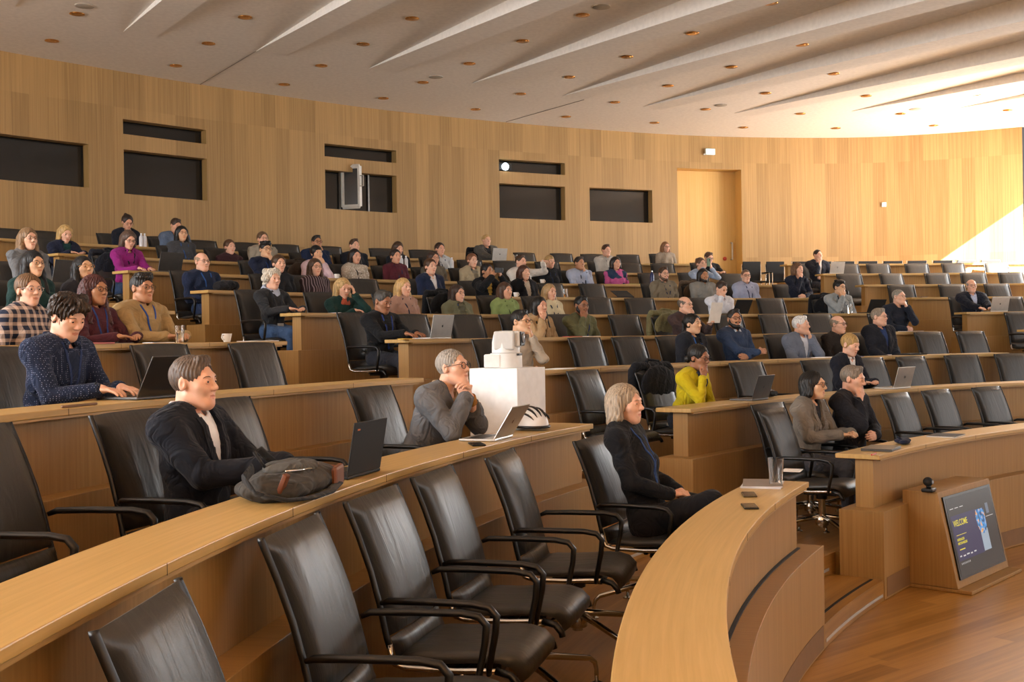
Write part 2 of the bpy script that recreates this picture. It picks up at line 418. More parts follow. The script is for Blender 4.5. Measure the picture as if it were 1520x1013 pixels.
for name, (s0, s1, z0, z1) in OP.items():
    dep = DEP[name]; lin_m = M_PANEL if name != 'door_1' else M_PANEL
    mb = MB()
    def quad(a, b, c, d, uvs=None): mb.add([a, b, c, d], [(0, 1, 2, 3)], [uvs or [(0, 0), (1, 0), (1, dep), (0, dep)]])
    quad(wp3(s0, z0, 0), wp3(s0, z0, dep), wp3(s0, z1, dep), wp3(s0, z1, 0), [(z0, 0), (z0, dep), (z1, dep), (z1, 0)])
    quad(wp3(s1, z0, dep), wp3(s1, z0, 0), wp3(s1, z1, 0), wp3(s1, z1, dep), [(z0, 0), (z0, dep), (z1, dep), (z1, 0)])
    nn = 5
    for i in range(nn):
        a, b = s0 + (s1 - s0) * i / nn, s0 + (s1 - s0) * (i + 1) / nn
        quad(wp3(a, z1, dep), wp3(b, z1, dep), wp3(b, z1, 0), wp3(a, z1, 0), [(a, dep), (b, dep), (b, 0), (a, 0)])
        quad(wp3(a, z0, 0), wp3(b, z0, 0), wp3(b, z0, dep), wp3(a, z0, dep), [(a, 0), (b, 0), (b, dep), (a, dep)])
    root = mb.build(name, M_EDGE if name != 'door_1' else M_DOOR); tag(root, kind='structure')
    def panel(nm, a, b, c0, c1, dp, th, m, par=root, uvg=True):
        q = MB()
        k = 4
        for i in range(k):
            u0, u1 = a + (b - a) * i / k, a + (b - a) * (i + 1) / k
            for dd, flip in ((dp, 0), (dp + th, 1)):
                v = [wp3(u0, c0, dd), wp3(u1, c0, dd), wp3(u1, c1, dd), wp3(u0, c1, dd)]; uvv = [(c0, u0), (c0, u1), (c1, u1), (c1, u0)]
                if flip: v.reverse(); uvv.reverse()
                q.add(v, [(0, 1, 2, 3)], [uvv])
        for u in (a, b): q.add([wp3(u, c0, dp), wp3(u, c0, dp + th), wp3(u, c1, dp + th), wp3(u, c1, dp)], [(0, 1, 2, 3)])
        return q.build(nm, m, par)
    if name.startswith('window'):
        panel('pane', s0, s1, z0, z1, dep, .03, M_PANE)
        fr = MB()
        for (u, z) in ((s0 + .015, None), (s1 - .015, None)):
            fr.tube([wp3(u, z0, dep - .01), wp3(u, z1, dep - .01)], .014, 4)
        for z in (z0 + .012, z1 - .012): fr.tube([wp3(s0 + (s1 - s0) * i / 4, z, dep - .01) for i in range(5)], .012, 4)
        fr.build('frame', M_BLACK, root)
        if name == 'window_5':                              # the small casement that stands open
            w5 = s1 - s0
            for u in (.26, .66): 
                q = MB(); q.tube([wp3(s0 + w5 * u, z0, dep - .02), wp3(s0 + w5 * u, z1, dep - .02)], .03, 4); q.build('mullion', M_GREYAL, root)
            hp = wp3(s0 + w5 * .30, 0, dep - .04); _, d_, n_ = wall_at(s0 + w5 * .3)
            q = MB(); dr = (n_ * .80 + d_ * .62).normalized(); wd = .38
            e = hp + dr * wd; hz0, hz1 = z0 + .08, z1 + .12
            for A, B in (((hp, hz0), (hp, hz1)), ((e, hz0), (e, hz1)), ((hp, hz0), (e, hz0)), ((hp, hz1), (e, hz1))):
                q.tube([Vector((A[0].x, A[0].y, A[1])), Vector((B[0].x, B[0].y, B[1]))], .045, 4)
            sash = q.build('sash', plain('sash_grey', (.86, .85, .82), .4), root)
            q = MB(); q.add([(hp.x, hp.y, hz0), (e.x, e.y, hz0), (e.x, e.y, hz1), (hp.x, hp.y, hz1)], [(0, 1, 2, 3)]); q.build('sash_pane', M_PANE, sash)
            q = MB(); h = hp + dr * (wd - .02) + n_ * .03; zz = (hz0 + hz1) / 2
            q.tube([h + Vector((0, 0, zz)), h + n_ * .07 + d_ * .05 + Vector((0, 0, zz)), h + n_ * .07 + d_ * .05 + Vector((0, 0, zz + .22)), h + Vector((0, 0, zz + .22))], .016, 6); q.build('handle', M_SILVER, sash)
    else:
        panel('door_leaf', s0, s1, z0, z1, dep - .02, .04, M_DOOR)
        q = MB(); pz = z0 + 1.12; c0 = wp3(s1 - .14, pz, dep - .06)
        q.tube([wp3(s1 - .13, pz, dep - .03), wp3(s1 - .13, pz, dep - .10), wp3(s1 - .13, pz + .42, dep - .10), wp3(s1 - .13, pz + .42, dep - .03)], .022, 6)
        q.build('door_handle', M_SILVER, root)
        q = MB(); c = wp3(s1 - .30, pz + .02, dep - .04); q.sphere(c, .05); q.build('door_knob', plain('red_knob', (.7, .2, .1), .4), root)
        # jamb on the right reads darker: end grain lining
# wall fittings
def on_wall(px, py, dep): s_, z_ = wall_hit(px, py); p, d, n = wall_at(s_); q = p - n * dep; return Vector((q.x, q.y, z_)), d, n
def basis(d, n): return Matrix((d, n, Vector((0, 0, 1)))).transposed()
p, d, n = on_wall(1052.5, 226, -.05); q = MB(); q.box(p, (.26, .06, .155), basis(d, n)); ex = q.build('exit_sign', plain('sign_body', (.8, .82, .78), .4), bevel=.008)
tag(ex, 'small lit white exit sign on the wall above the door', 'sign')
q = MB(); q.box(p + n * .033, (.235, .006, .135), basis(d, n)); q.build('sign_face', emit('exit_face', (.93, 1, .95), 1.6), ex)
q = MB(); q.box(p + n * .0 - d * .15 + Vector((0, 0, -.065)), (.03, .05, .03), basis(d, n)); q.build('test_lamp', M_WHITE, ex)
p, d, n = on_wall(1312, 304, -.02); q = MB(); q.box(p, (.11, .03, .11), basis(d, n)); sw = q.build('wall_switch', M_WHITE, bevel=.006); tag(sw, 'small square white wall fitting right of the door', 'switch')
q = MB(); q.box(p + n * .018, (.07, .01, .07), basis(d, n)); q.build('rocker', M_WHITE, sw)
# projector behind window_6
p, d, n = on_wall(750, 247.5, .06)
q = MB(); q.box(p - n * .08, (.34, .25, .16), basis(d, n)); pj = q.build('projector', M_BLACK, bevel=.01); tag(pj, 'projector shining bright blue-white light through the narrow booth window', 'projector')
q = MB(); q.lathe([(.0, .06), (.06, .05), (.085, 0.0), (.075, -.05)], 18); le = q.build('lens', emit('projector_beam', (.88, .95, 1), 14), pj, True)
le.location = p + n * .07; le.rotation_euler = n.to_track_quat('Z', 'Y').to_euler()
# ceiling
mb = MB(); ext = WL
n_c = Vector((0, 0, -1))
poly = [(p.x, p.y) for p in ext]
vs = [(x, y, ZC) for x, y in poly] + [(XF + .7, 27.5, ZC), (XF + .7, -12, ZC), (-16, -12, ZC)]
mb.add(vs, [tuple(range(len(vs)))])
tag(mb.build('ceiling', M_CEIL), kind='structure')
BEAM = [(24, 9, -7), (183.4, 46.6, 0), (380, 76, 0), (548, 101.5, 0), (701, 123.5, 0), (834.5, 142.5, 0), (954, 158.5, 0), (1090, 168, 0), (1264, 165, 0), (1417, 161.5, 0)]
BSL = .040; BEAMS = []
bd = Vector((math.cos(-57.3 * D2R), math.sin(-57.3 * D2R), 0)); bs = Vector((bd.y, -bd.x, 0)) * -1   # along, to the right
for i, (x, y, _) in enumerate(BEAM):
    A = on_z(x, y, ZC)
    if i == 0: A = A - bs * .54
    L = 30 if i < 4 else 26
    while A.x + bd.x * L > XF - .2: L -= .5
    while A.y + bd.y * L < -11: L -= .5
    h = BSL * L
    B = A + bd * L; BEAMS.append((A, L))
    mb = MB()
    w0, w1, w2 = .52, .56, 2.1
    mb.add([A + Vector((0, 0, -.004)), A + bs * w0 + Vector((0, 0, -.012)), A + bs * w0 + Vector((0, 0, .02)), A + Vector((0, 0, .02)),
            B + Vector((0, 0, -h)), B + bs * w1 + Vector((0, 0, -h)), B + bs * w2 + Vector((0, 0, .02)), B + Vector((0, 0, .02))],
           [(0, 1, 2, 3), (7, 6, 5, 4), (4, 5, 1, 0), (0, 3, 7, 4), (5, 6, 2, 1), (3, 2, 6, 7)])
    tag(mb.build('ceiling_beam', M_BEAM), kind='structure')
for x0, y0, x1, y1 in ((297, 125.5, 380, 76), (751, 181, 867, 148)):          # plaster joints
    a_, b_ = on_z(x0, y0, ZC - .002), on_z(x1, y1, ZC - .002); mb = MB(); mb.tube([a_, b_], .006, 4); tag(mb.build('trim_1', plain('joint', (.45, .42, .38), .9)), kind='structure')
# side wall left far and the stage facade (lintel, posts) outside the frame: lintel sets the sun's edge, solid lower wall added to block the sun
mb = MB(); zl = 3.33 + ZO + .62
def boxm(x0, x1, y0, y1, z0, z1): mb.box(((x0 + x1) / 2, (y0 + y1) / 2, (z0 + z1) / 2), (x1 - x0, y1 - y0, z1 - z0))
boxm(XF, XF + .5, -12, 27.6, zl, ZC + .1); boxm(XF, XF + .3, -12, 21.0, 0, zl); tag(mb.build('wall_right_sun_block', M_WHITE), kind='structure')
for i in range(7):
    mb = MB(); y = -10.5 + 4.5 * i; boxm(XF + .1, XF + .3, y - .06, y + .06, 0, zl); tag(mb.build('trim_2', M_GREYAL), kind='structure')

# ceiling fittings
def ceil_z(P):
    z = ZC
    for A, L in BEAMS:
        q_ = P - A; u, s_ = q_.dot(bs), q_.dot(bd)
        if s_ <= 0 or u < 0: continue
        f = s_ / L; w1 = .52 + .04 * f; w2 = .52 + (2.1 - .52) * f
        h = BSL * s_ * (1 if u < w1 else max(0, (w2 - u) / max(w2 - w1, .01)))
        z = min(z, ZC - h)
    return z
q = MB(); q.lathe([(.066, .002), (.086, .002), (.088, -.006), (.066, -.008)], 20); rim0 = q.build('rim', M_BRASS, None, True)
q = MB(); q.lathe([(.066, -.008), (.060, -.001), (.040, .003), (.0, .004)], 20); ref0 = q.build('reflector', M_BRASS, None, True)
LIGHTS = [(114.5, 20), (77, 60), (364, 25), (309.5, 64), (261, 97), (612, 27), (539, 65), (477, 97), (422, 125), (697, 94), (628, 122), (569, 145.5), (706, 162), (865, 22), (776, 60.5), (931, 84), (845.5, 114), (773, 139), (1028, 49), (992, 127), (913, 151.5), (840.5, 173), (1086, 99), (1048, 162), (972, 182), (1104, 189), (1144, 4), (1317, 24), (1191, 66), (1355, 75), (1238, 109), (1400, 113), (1137, 138), (1286, 142), (1188.5, 168.5), (1448, 140), (1337, 168.5), (1241, 190), (1496, 163), (1386, 186)]
# name each lamp by the strip of ceiling it sits in (between which beams, counted from the left) and its place from the back wall
strip = {}
for l in LIGHTS:
    P = on_z(*l, ZC); u = (P - on_z(380, 76, ZC)).dot(bs); strip.setdefault(round((u + .9) / 2.16), []).append((P.dot(bd), P, l))
ORD = ['', 'first', 'second', 'third', 'fourth', 'fifth', 'sixth', 'seventh', 'eighth', 'ninth', 'tenth', 'eleventh', 'twelfth', 'thirteenth', 'fourteenth', 'fifteenth', 'sixteenth', 'seventeenth', 'eighteenth', 'nineteenth', 'twentieth', 'twenty-first', 'twenty-second', 'twenty-third', 'twenty-fourth', 'twenty-fifth']
for si, key in enumerate(sorted(strip)):
    for j, (_, P, l) in enumerate(sorted(strip[key], key=lambda e: e[0])):
        t = empty('ceiling_downlight', (P.x, P.y, ceil_z(P) - .006)); t.scale = (1.25, 1.25, 1.25)
        tag(t, f'brass ceiling downlight, {ORD[j + 1]} from the back wall of {ORD[si + 1]} lamp line', 'downlight', 'recessed ceiling downlights')
        for o0 in (rim0, ref0): c = o0.copy(); COL.objects.link(c); c.parent = t
bpy.data.objects.remove(rim0); bpy.data.objects.remove(ref0)
for (x, y), lb in (((125.5, 8.5), 'round grey ceiling loudspeaker at the top left corner'), ((647, 114), 'round grey ceiling loudspeaker above the open booth window'), ((893, 10), 'round grey ceiling loudspeaker at the top middle of the ceiling'), ((1070, 156), 'faint round ceiling loudspeaker above the exit sign'), ((1359, 162), 'faint round ceiling loudspeaker above the wall fitting, far right')):
    P = on_z(x, y, ZC); t = empty('ceiling_loudspeaker', (P.x, P.y, ceil_z(P))); tag(t, lb, 'loudspeaker', 'round ceiling loudspeakers')
    q = MB(); q.lathe([(0, -.012), (.125, -.012), (.135, -.008), (.135, 0)], 24); q.build('grille', plain('speaker_grille', (.70, .67, .62), .8), t, True)

# ------------------------------------------------------------------ desks
W_D = .33
def L_end(k): return 143.2 * D2R + 1.65 / RR[k]
def M_end(k): return 103.5 * D2R + 1.65 / RR[k]
ROWN = ['front', 'second', 'third', 'fourth', 'fifth', 'sixth', 'seventh', 'eighth', 'back']
def desk(k, block, t0, t1, ends):
    """t0 > t1: from the left end to the right end; ends = (panel at the left end, panel at the right end)"""
    name = {'L': 'left', 'M': 'middle', 'F': 'right'}[block]
    root = empty('desk', polar(RR[k] + .15, (t0 + t1) / 2, FLR[k]))
    tag(root, f'long curved oak desk of the {ROWN[k]} row in the {name} seating block', 'desk', 'curved oak desk rows')
    z = TOP[k]; P = []
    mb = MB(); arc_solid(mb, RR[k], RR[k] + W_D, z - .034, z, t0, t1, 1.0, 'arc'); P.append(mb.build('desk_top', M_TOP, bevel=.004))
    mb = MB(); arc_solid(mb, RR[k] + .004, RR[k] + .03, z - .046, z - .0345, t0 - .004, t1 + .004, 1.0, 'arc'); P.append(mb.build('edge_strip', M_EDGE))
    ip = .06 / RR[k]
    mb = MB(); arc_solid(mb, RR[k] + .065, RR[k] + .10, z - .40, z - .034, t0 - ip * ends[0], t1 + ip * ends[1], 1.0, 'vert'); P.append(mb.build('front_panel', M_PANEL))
    for e, t, sg in ((ends[0], t0, -1), (ends[1], t1, 1)):
        if e:
            ta, tb = t + sg * ip, t + sg * (ip + .05 / RR[k])
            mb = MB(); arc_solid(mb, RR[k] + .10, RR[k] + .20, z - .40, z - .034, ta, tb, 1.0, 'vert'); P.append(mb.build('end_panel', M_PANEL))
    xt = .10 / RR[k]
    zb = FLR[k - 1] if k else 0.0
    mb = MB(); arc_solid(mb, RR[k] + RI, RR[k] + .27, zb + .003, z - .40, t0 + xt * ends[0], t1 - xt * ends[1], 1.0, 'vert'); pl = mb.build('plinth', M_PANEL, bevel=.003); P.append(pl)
    if k == 0 and block == 'L': mb = MB(); arc_solid(mb, RR[k] + .045, RR[k] + .064, z - .40, z - .394, t0 - ip, t1 + ip, 1.0, 'arc'); P.append(mb.build('shadow_gap', M_RUB))
    if block == 'M' and k == 0 or block == 'L' and k == 0:
        mb = MB(); arc_solid(mb, RR[k] + RI - .004, RR[k] + RI, .02, .16, t0 + xt * .5, t1 - xt * .5, 1.0, 'arc'); P.append(mb.build('vent_grille', plain('vent_wood', (.50, .37, .23), .6)))
    # joints of the flap segments along the edge
    n = max(2, int((t0 - t1) * RR[k] / .9)); 
    for i in range(1, min(n, 20)):
        if k > 3: break
        t = t0 + (t1 - t0) * i / n
        mb = MB(); arc_solid(mb, RR[k] - .001, RR[k] + .0, z - .034, z - .001, t, t - .003 / RR[k], .05, 'vert'); P.append(mb.build('edge_joint', M_RUB))
    bpy.context.view_layer.update()
    for o in P: o.parent = root; o.matrix_parent_inverse = root.matrix_world.inverted()
    return root
for k in range(9):
    lend = 196 * D2R if k < 2 else (180 * D2R if k < 5 else 168 * D2R)
    desk(k, 'L', lend, L_end(k), (0, 1))
    desk(k, 'M', 143.2 * D2R, M_end(k), (1, 1))
    if k >= 3: desk(k, 'F', 103.5 * D2R, (91 if k < 6 else 89) * D2R, (1, 0))
# aisle half steps with nosing strips, set between the plinths
for tc0 in (A1, A2):
    for k in range(9):
        ta, tb = tc0 + .11 / RR[k], tc0 + 1.54 / RR[k]
        zb = FLR[k - 1] if k else 0.0
        mb = MB(); arc_solid(mb, RR[k] + RI + .004, RR[k] + .339, zb + .002, zb + .152, ta, tb, .5, 'arc'); st = mb.build('aisle_step', M_TIER); tag(st, kind='structure')
        for nm, m_, ra, rb, za, zc in (('nosing_strip', M_STRIP, RR[k] + RI, RR[k] + RI + .0035, zb + .035, zb + .055), ('grip_strip', M_RUB, RR[k] + RI + .07, RR[k] + RI + .09, zb + .152, zb + .155),
                                   ('nosing_strip', M_STRIP, RR[k] + .335, RR[k] + .3395, FLR[k] - .118, FLR[k] - .098), ('grip_strip', M_RUB, RR[k] + .40, RR[k] + .42, FLR[k], FLR[k] + .003)):
            mb = MB(); arc_solid(mb, ra, rb, za, zc, ta + .03 / RR[k], tb - .03 / RR[k], .5, 'arc'); o = mb.build(nm, m_); o.parent = st
# ------------------------------------------------------------------ chairs
def make_chair():
    root = empty('conference_chair', (0, 0, 0))
    wid = .27
    prof = []                                            # side profile of the padded sling (y, z): top of back down to the front of the seat
    for i in range(9): t = i / 8; prof.append((-.405 + .165 * t + .018 * math.sin(PI * t), 1.03 - .50 * t))
    def pad(pts, th, w0, w1, name, nx=8, sag=.012):
        m = len(pts); vs = []; nn = []
        for i in range(m):
            a, b = pts[max(i - 1, 0)], pts[min(i + 1, m - 1)]; d = Vector((0, b[0] - a[0], b[1] - a[1])).normalized(); nn.append(Vector((0, -d.z, d.y)) * -1)
        for side in (1, -1):
            for i in range(m):
                w_ = w0 + (w1 - w0) * i / (m - 1)
                for k in range(nx + 1):
                    u = -1 + 2 * k / nx; e = max(0, abs(u) - .82) / .18; edge = min(1, min(i, m - 1 - i) / 1.0)
                    h = th / 2 * math.sqrt(max(0.0, 1 - e * e)) * (.35 + .65 * edge)
                    off = h * side + (-sag * (1 - u * u) if True else 0)
                    p = Vector((u * w_, pts[i][0], pts[i][1])) + nn[i] * off; vs.append(p)
        fs = []; S = m * (nx + 1)
        for i in range(m - 1):
            for k in range(nx):
                a, b, c, d = i * (nx + 1) + k, i * (nx + 1) + k + 1, (i + 1) * (nx + 1) + k + 1, (i + 1) * (nx + 1) + k
                fs.append((a, b, c, d)); fs.append((S + d, S + c, S + b, S + a))
        for k in range(nx):
            for i in (0, m - 1):
                a, b = i * (nx + 1) + k, i * (nx + 1) + k + 1
                fs.append((b, a, S + a, S + b) if i == 0 else (a, b, S + b, S + a))
        for i in range(m - 1):
            for k in (0, nx):
                a, d = i * (nx + 1) + k, (i + 1) * (nx + 1) + k
                fs.append((a, d, S + d, S + a) if k == 0 else (d, a, S + a, S + d))
        q = MB(); q.add(vs, fs); return q.build(name, M_LEATHER, root, True)
    pad(prof, .05, .250, .268, 'backrest')
    lum = [(-.232, .525), (-.222, .495), (-.214, .465), (-.205, .445)]
    pad(lum, .035, .268, .268, 'lumbar_panel', 6, .006)
    seat = [(-.215, .442), (-.15, .436), (-.06, .437), (.04, .444), (.13, .452), (.19, .452), (.235, .440), (.262, .412), (.272, .385)]
    pad(seat, .05, .262, .268, 'seat')
    for sx in (-1, 1):
        q = MB(); x = sx * .272                           # slim side edge with chrome lower bend
        q.tube([(x * .945, -.412, 1.03)] + [(x * (.95 + .05 * t), -.41 + .165 * t + .018 * math.sin(PI * t), 1.02 - .50 * t) for t in (0, .25, .5, .75, 1)] + [(x, -.235, .49)], .013, 6)
        q.build('side_rail', M_BLACK, root, True)
        q = MB(); q.tube([(x, -.236, .50), (x, -.232, .455), (x, -.215, .428), (x, -.17, .415), (x, .02, .417), (x, .12, .424), (x, .20, .426)], .012, 8); q.build('frame_rail', M_CHROME, root, True)
        q = MB(); q.tube([(x, .18, .428), (x, .235, .415), (x, .262, .385), (x, .268, .365)], .015, 6); q.build('seat_edge', M_BLACK, root, True)
        q = MB(); xo = sx * .292
        q.tube([(sx * .275, -.262, .655), (xo, -.23, .668), (xo, -.08, .672), (xo, .10, .672), (xo, .165, .662), (xo, .192, .632), (xo, .186, .57), (xo, .160, .44), (sx * .278, .155, .415)], [.012, .017, .018, .018, .018, .018, .0165, .015, .013], 8, flat=.8)
        q.build('armrest', M_BLACK, root, True)
    q = MB(); q.tube([(-.25, .02, .405), (.25, .02, .405)], .018, 6); q.tube([(0, .0, .40), (0, .0, .33)], .045, 10); q.box((0, .02, .385), (.2, .26, .035)); q.build('mechanism', M_BLACK, root, True, auto=40)
    q = MB(); q.lathe([(.028, 0.10), (.028, .36)], 14); q.lathe([(.05, .12), (.055, .16), (.04, .19)], 14); q.build('column', M_CHROME, root, True, auto=40)
    for kx, ky in ((1, 1), (-1, 1), (-1, -1), (1, -1)):
        q = MB(); ex, ey = kx * .27, ky * .29
        q.tube([(kx * .02, ky * .02, .19), (kx * .12, ky * .13, .165), (ex * .93, ey * .93, .128), (ex, ey, .105), (ex * 1.02, ey * 1.02, .07), (ex * 1.02, ey * 1.02, .014)], [.019, .017, .014, .013, .011, .010], 8)
        lg = q.build('leg', M_CHROME, root, True)
        q = MB(); q.lathe([(.03, 0), (.03, .008), (.012, .016)], 14, (ex * 1.02, ey * 1.02, 0)); q.build('glide', M_CHROME, lg, True, auto=40)
    return root
CH0 = make_chair(); CHAIRS = []; ch_used = [False]
def place_chair(k, blk, p, rz, who=None):
    """one chair; labelled later, once its place along the row is known"""
    if not ch_used[0]: c = CH0; ch_used[0] = True
    else: c = copy_tree(CH0)
    c.location = (p.x, p.y, FLR[k]); c.rotation_euler = (0, 0, rz)
    CHAIRS.append((k, blk, theta(p), c, who)); return c
def spot(k, px, back=1.42):                                # chair whose backrest top is seen at px
    y = 480
    for _ in range(3):
        P = on_r(px, y, RR[k] + back); z = FLR[k] + 1.03; v = (P.x, P.y)
        y = 506.5 - F * (z - ZO) / P.y + (px - 760) * ROLL
    return P
EMPTY = {('L', 1): [(-42, 0, 1.30), (335, 0, 1.33)], ('L', 0): [(215, -3, 1.42), (437, -3, 1.42), (556, 0, 1.40), (645, 2, 1.40), (745, 4, 1.36)],
 ('L', 2): [(238, 0), (375, 0)], ('L', 4): [(88, 0)], ('L', 3): [(-12, 0)], ('L', 5): [(12, 0)],
 ('M', 1): [(866, 0), (1108, 0), (1180, 0), (1290, 4), (1352, 0), (1427, 0), (1500, 0)],
 ('M', 0): [(1176, 2, 1.05), (1330, 0, 1.25), (1390, 0, 1.3), (1465, 0, 1.3)],
 ('M', 2): [(723, 0), (868, 0), (932, 0), (1378, 0), (1440, 0)],
 ('M', 3): [(690, 0), (608, 0), (926, 0), (1080, 0), (1147, 0), (1214, 0)],
 ('M', 4): [(886, 0), (949, 0), (1143, 0), (560, 0)],
 ('M', 5): [(538, 0), (817, 0), (878, 0), (962, 0), (1000, 0)],
 ('M', 6): [(329, 0), (360, 0), (432, 0), (496, 0), (559, 0), (621, 0), (842, 0), (965, 0), (1085, 0)],
 ('M', 7): [(240, 0), (314, 0), (366, 0), (571, 0), (697, 0), (750, 0), (812, 0), (934, 0), (983, 0), (1028, 0)],
 ('M', 8): [(14, 0), (62, 0), (224, 0), (301, 0), (364, 0), (424, 0), (488, 0), (566, 0), (625, 0), (695, 0), (778, 0), (833, 0), (878, 0), (932, 0)],
 ('F', 7): [(1257, 0), (1303, 0), (1360, 0), (1414, 0), (1478, 0)],
 ('F', 6): [(1260, 0), (1322, 0), (1390, 0), (1444, 0), (1500, 0)],
 ('F', 5): [(1337, 0), (1412, 0), (1479, 0)],
 ('F', 4): [(1498, 0)], ('F', 3): [(1512, 0)]}
# two black mesh visitor chairs stand against the wall beside the door
def mesh_chair(px, lb, back=2.1, bz=.72):
    P = on_r(px, 398, RR[8] + back); t = empty('visitor_chair', (P.x, P.y, FLR[8]), face_rot(theta(P))); tag(t, lb, 'chair', 'black visitor chairs along the back wall')
    q = MB(); q.box((0, -.22, bz), (.46, .03, .48), Matrix.Rotation(-.12, 3, 'X')); q.build('backrest', M_RUB, t, bevel=.012)
    q = MB(); q.box((0, 0, .46), (.47, .46, .035)); q.build('seat', M_RUB, t, bevel=.012)
    for sx in (-1, 1):
        q = MB(); q.tube([(sx * .26, .2, 0.0), (sx * .26, .2, .66), (sx * .26, -.18, .66)], .016, 8); lg = q.build('leg', M_CHROME, t, True)
        q = MB(); q.box((sx * .26, .02, .68), (.05, .36, .025)); q.build('armrest', M_BLACK, t, bevel=.006)
        q = MB(); q.tube([(sx * .24, -.2, 0), (sx * .24, -.22, .9)], .014, 8); q.build('leg', M_CHROME, t, True)
for j_, px_ in enumerate((1196, 1226, 1260, 1294, 1331, 1367, 1405, 1440, 1476)): mesh_chair(px_, f'low black visitor chair, {ORD[j_ + 1]} from left behind the back desk, right block', 1.2, .655)
mesh_chair(1121, 'black mesh visitor chair standing nearest the door jamb'); mesh_chair(1156, 'black mesh visitor chair, second one right of the door')

# ------------------------------------------------------------------ people: smooth blended bodies from distance fields
def smin(a, b, k):
    h = np.clip(.5 + .5 * (b - a) / k, 0, 1); return b + (a - b) * h - k * h * (1 - h)
def axis(lo, hi, h, fine):
    """grid coordinates with spacing h, finer inside the ranges (a, b, hf)"""
    out = [lo]; 
    while out[-1] < hi:
        x = out[-1]; st = h
        for a, b, hf in fine:
            if a <= x <= b: st = min(st, hf)
            elif x < a < x + st: st = min(st, max(a - x, hf))
        out.append(x + st)
    return np.array(out, np.float32)
class Field:
    def __init__(s, ax, ay, az):
        s.x, s.y, s.z = ax, ay, az; s.f = np.full((len(ax), len(ay), len(az)), .5, np.float32)
    def sl(s, lo, hi):
        r = []
        for A, a, b in zip((s.x, s.y, s.z), lo, hi):
            i, j = np.searchsorted(A, a), np.searchsorted(A, b); r.append(slice(max(i - 1, 0), min(j + 1, len(A))))
        return tuple(r)
    def apply(s, lo, hi, fn, k=.02, op='u'):
        S = s.sl(lo, hi); sub = s.f[S]
        if sub.size == 0: return
        X, Y, Z = s.x[S[0]][:, None, None], s.y[S[1]][None, :, None], s.z[S[2]][None, None, :]
        d = fn(X, Y, Z).astype(np.float32)
        if op == 'u': s.f[S] = smin(sub, d, k)
        elif op == 's': s.f[S] = -smin(-sub, d, k)
        elif op == 'add': s.f[S] = sub + d
    def cap(s, a, b, ra, rb=None, k=.02, op='u', sc=None):
        """round cone a->b"""
        rb = ra if rb is None else rb; a = np.array(a, np.float32); b = np.array(b, np.float32); m = max(ra, rb) + max(k, .02) + .01
        ba = b - a; L2 = float(ba @ ba) + 1e-9
        def fn(X, Y, Z):
            px, py, pz = X - a[0], Y - a[1], Z - a[2]
            t = np.clip((px * ba[0] + py * ba[1] + pz * ba[2]) / L2, 0, 1)
            return np.sqrt((px - ba[0] * t) ** 2 + (py - ba[1] * t) ** 2 + (pz - ba[2] * t) ** 2) - (ra + (rb - ra) * t)
        s.apply(np.minimum(a, b) - m, np.maximum(a, b) + m, fn, k, op)
    def ell(s, c, r, M=None, k=.02, op='u'):
        """ellipsoid; M rows = local axes"""
        c = np.array(c, np.float32); r = np.array(r, np.float32); mr = float(r.max()) + max(k, .02) + .01
        M = np.eye(3, dtype=np.float32) if M is None else np.array(M, np.float32)
        def fn(X, Y, Z):
            px, py, pz = X - c[0], Y - c[1], Z - c[2]
            q = [(M[i, 0] * px + M[i, 1] * py + M[i, 2] * pz) / r[i] for i in range(3)]
            k0 = np.sqrt(q[0] ** 2 + q[1] ** 2 + q[2] ** 2) + 1e-6
            k1 = np.sqrt((q[0] / r[0]) ** 2 + (q[1] / r[1]) ** 2 + (q[2] / r[2]) ** 2) + 1e-6
            return k0 * (k0 - 1) / k1
        s.apply(c - mr, c + mr, fn, k, op)
    def front_y(s, x, z):
        i, k = min(np.searchsorted(s.x, x), len(s.x) - 1), min(np.searchsorted(s.z, z), len(s.z) - 1)
        w_ = np.where(s.f[i, :, k] < 0)[0]
        return float(s.y[w_[-1]]) if len(w_) else None
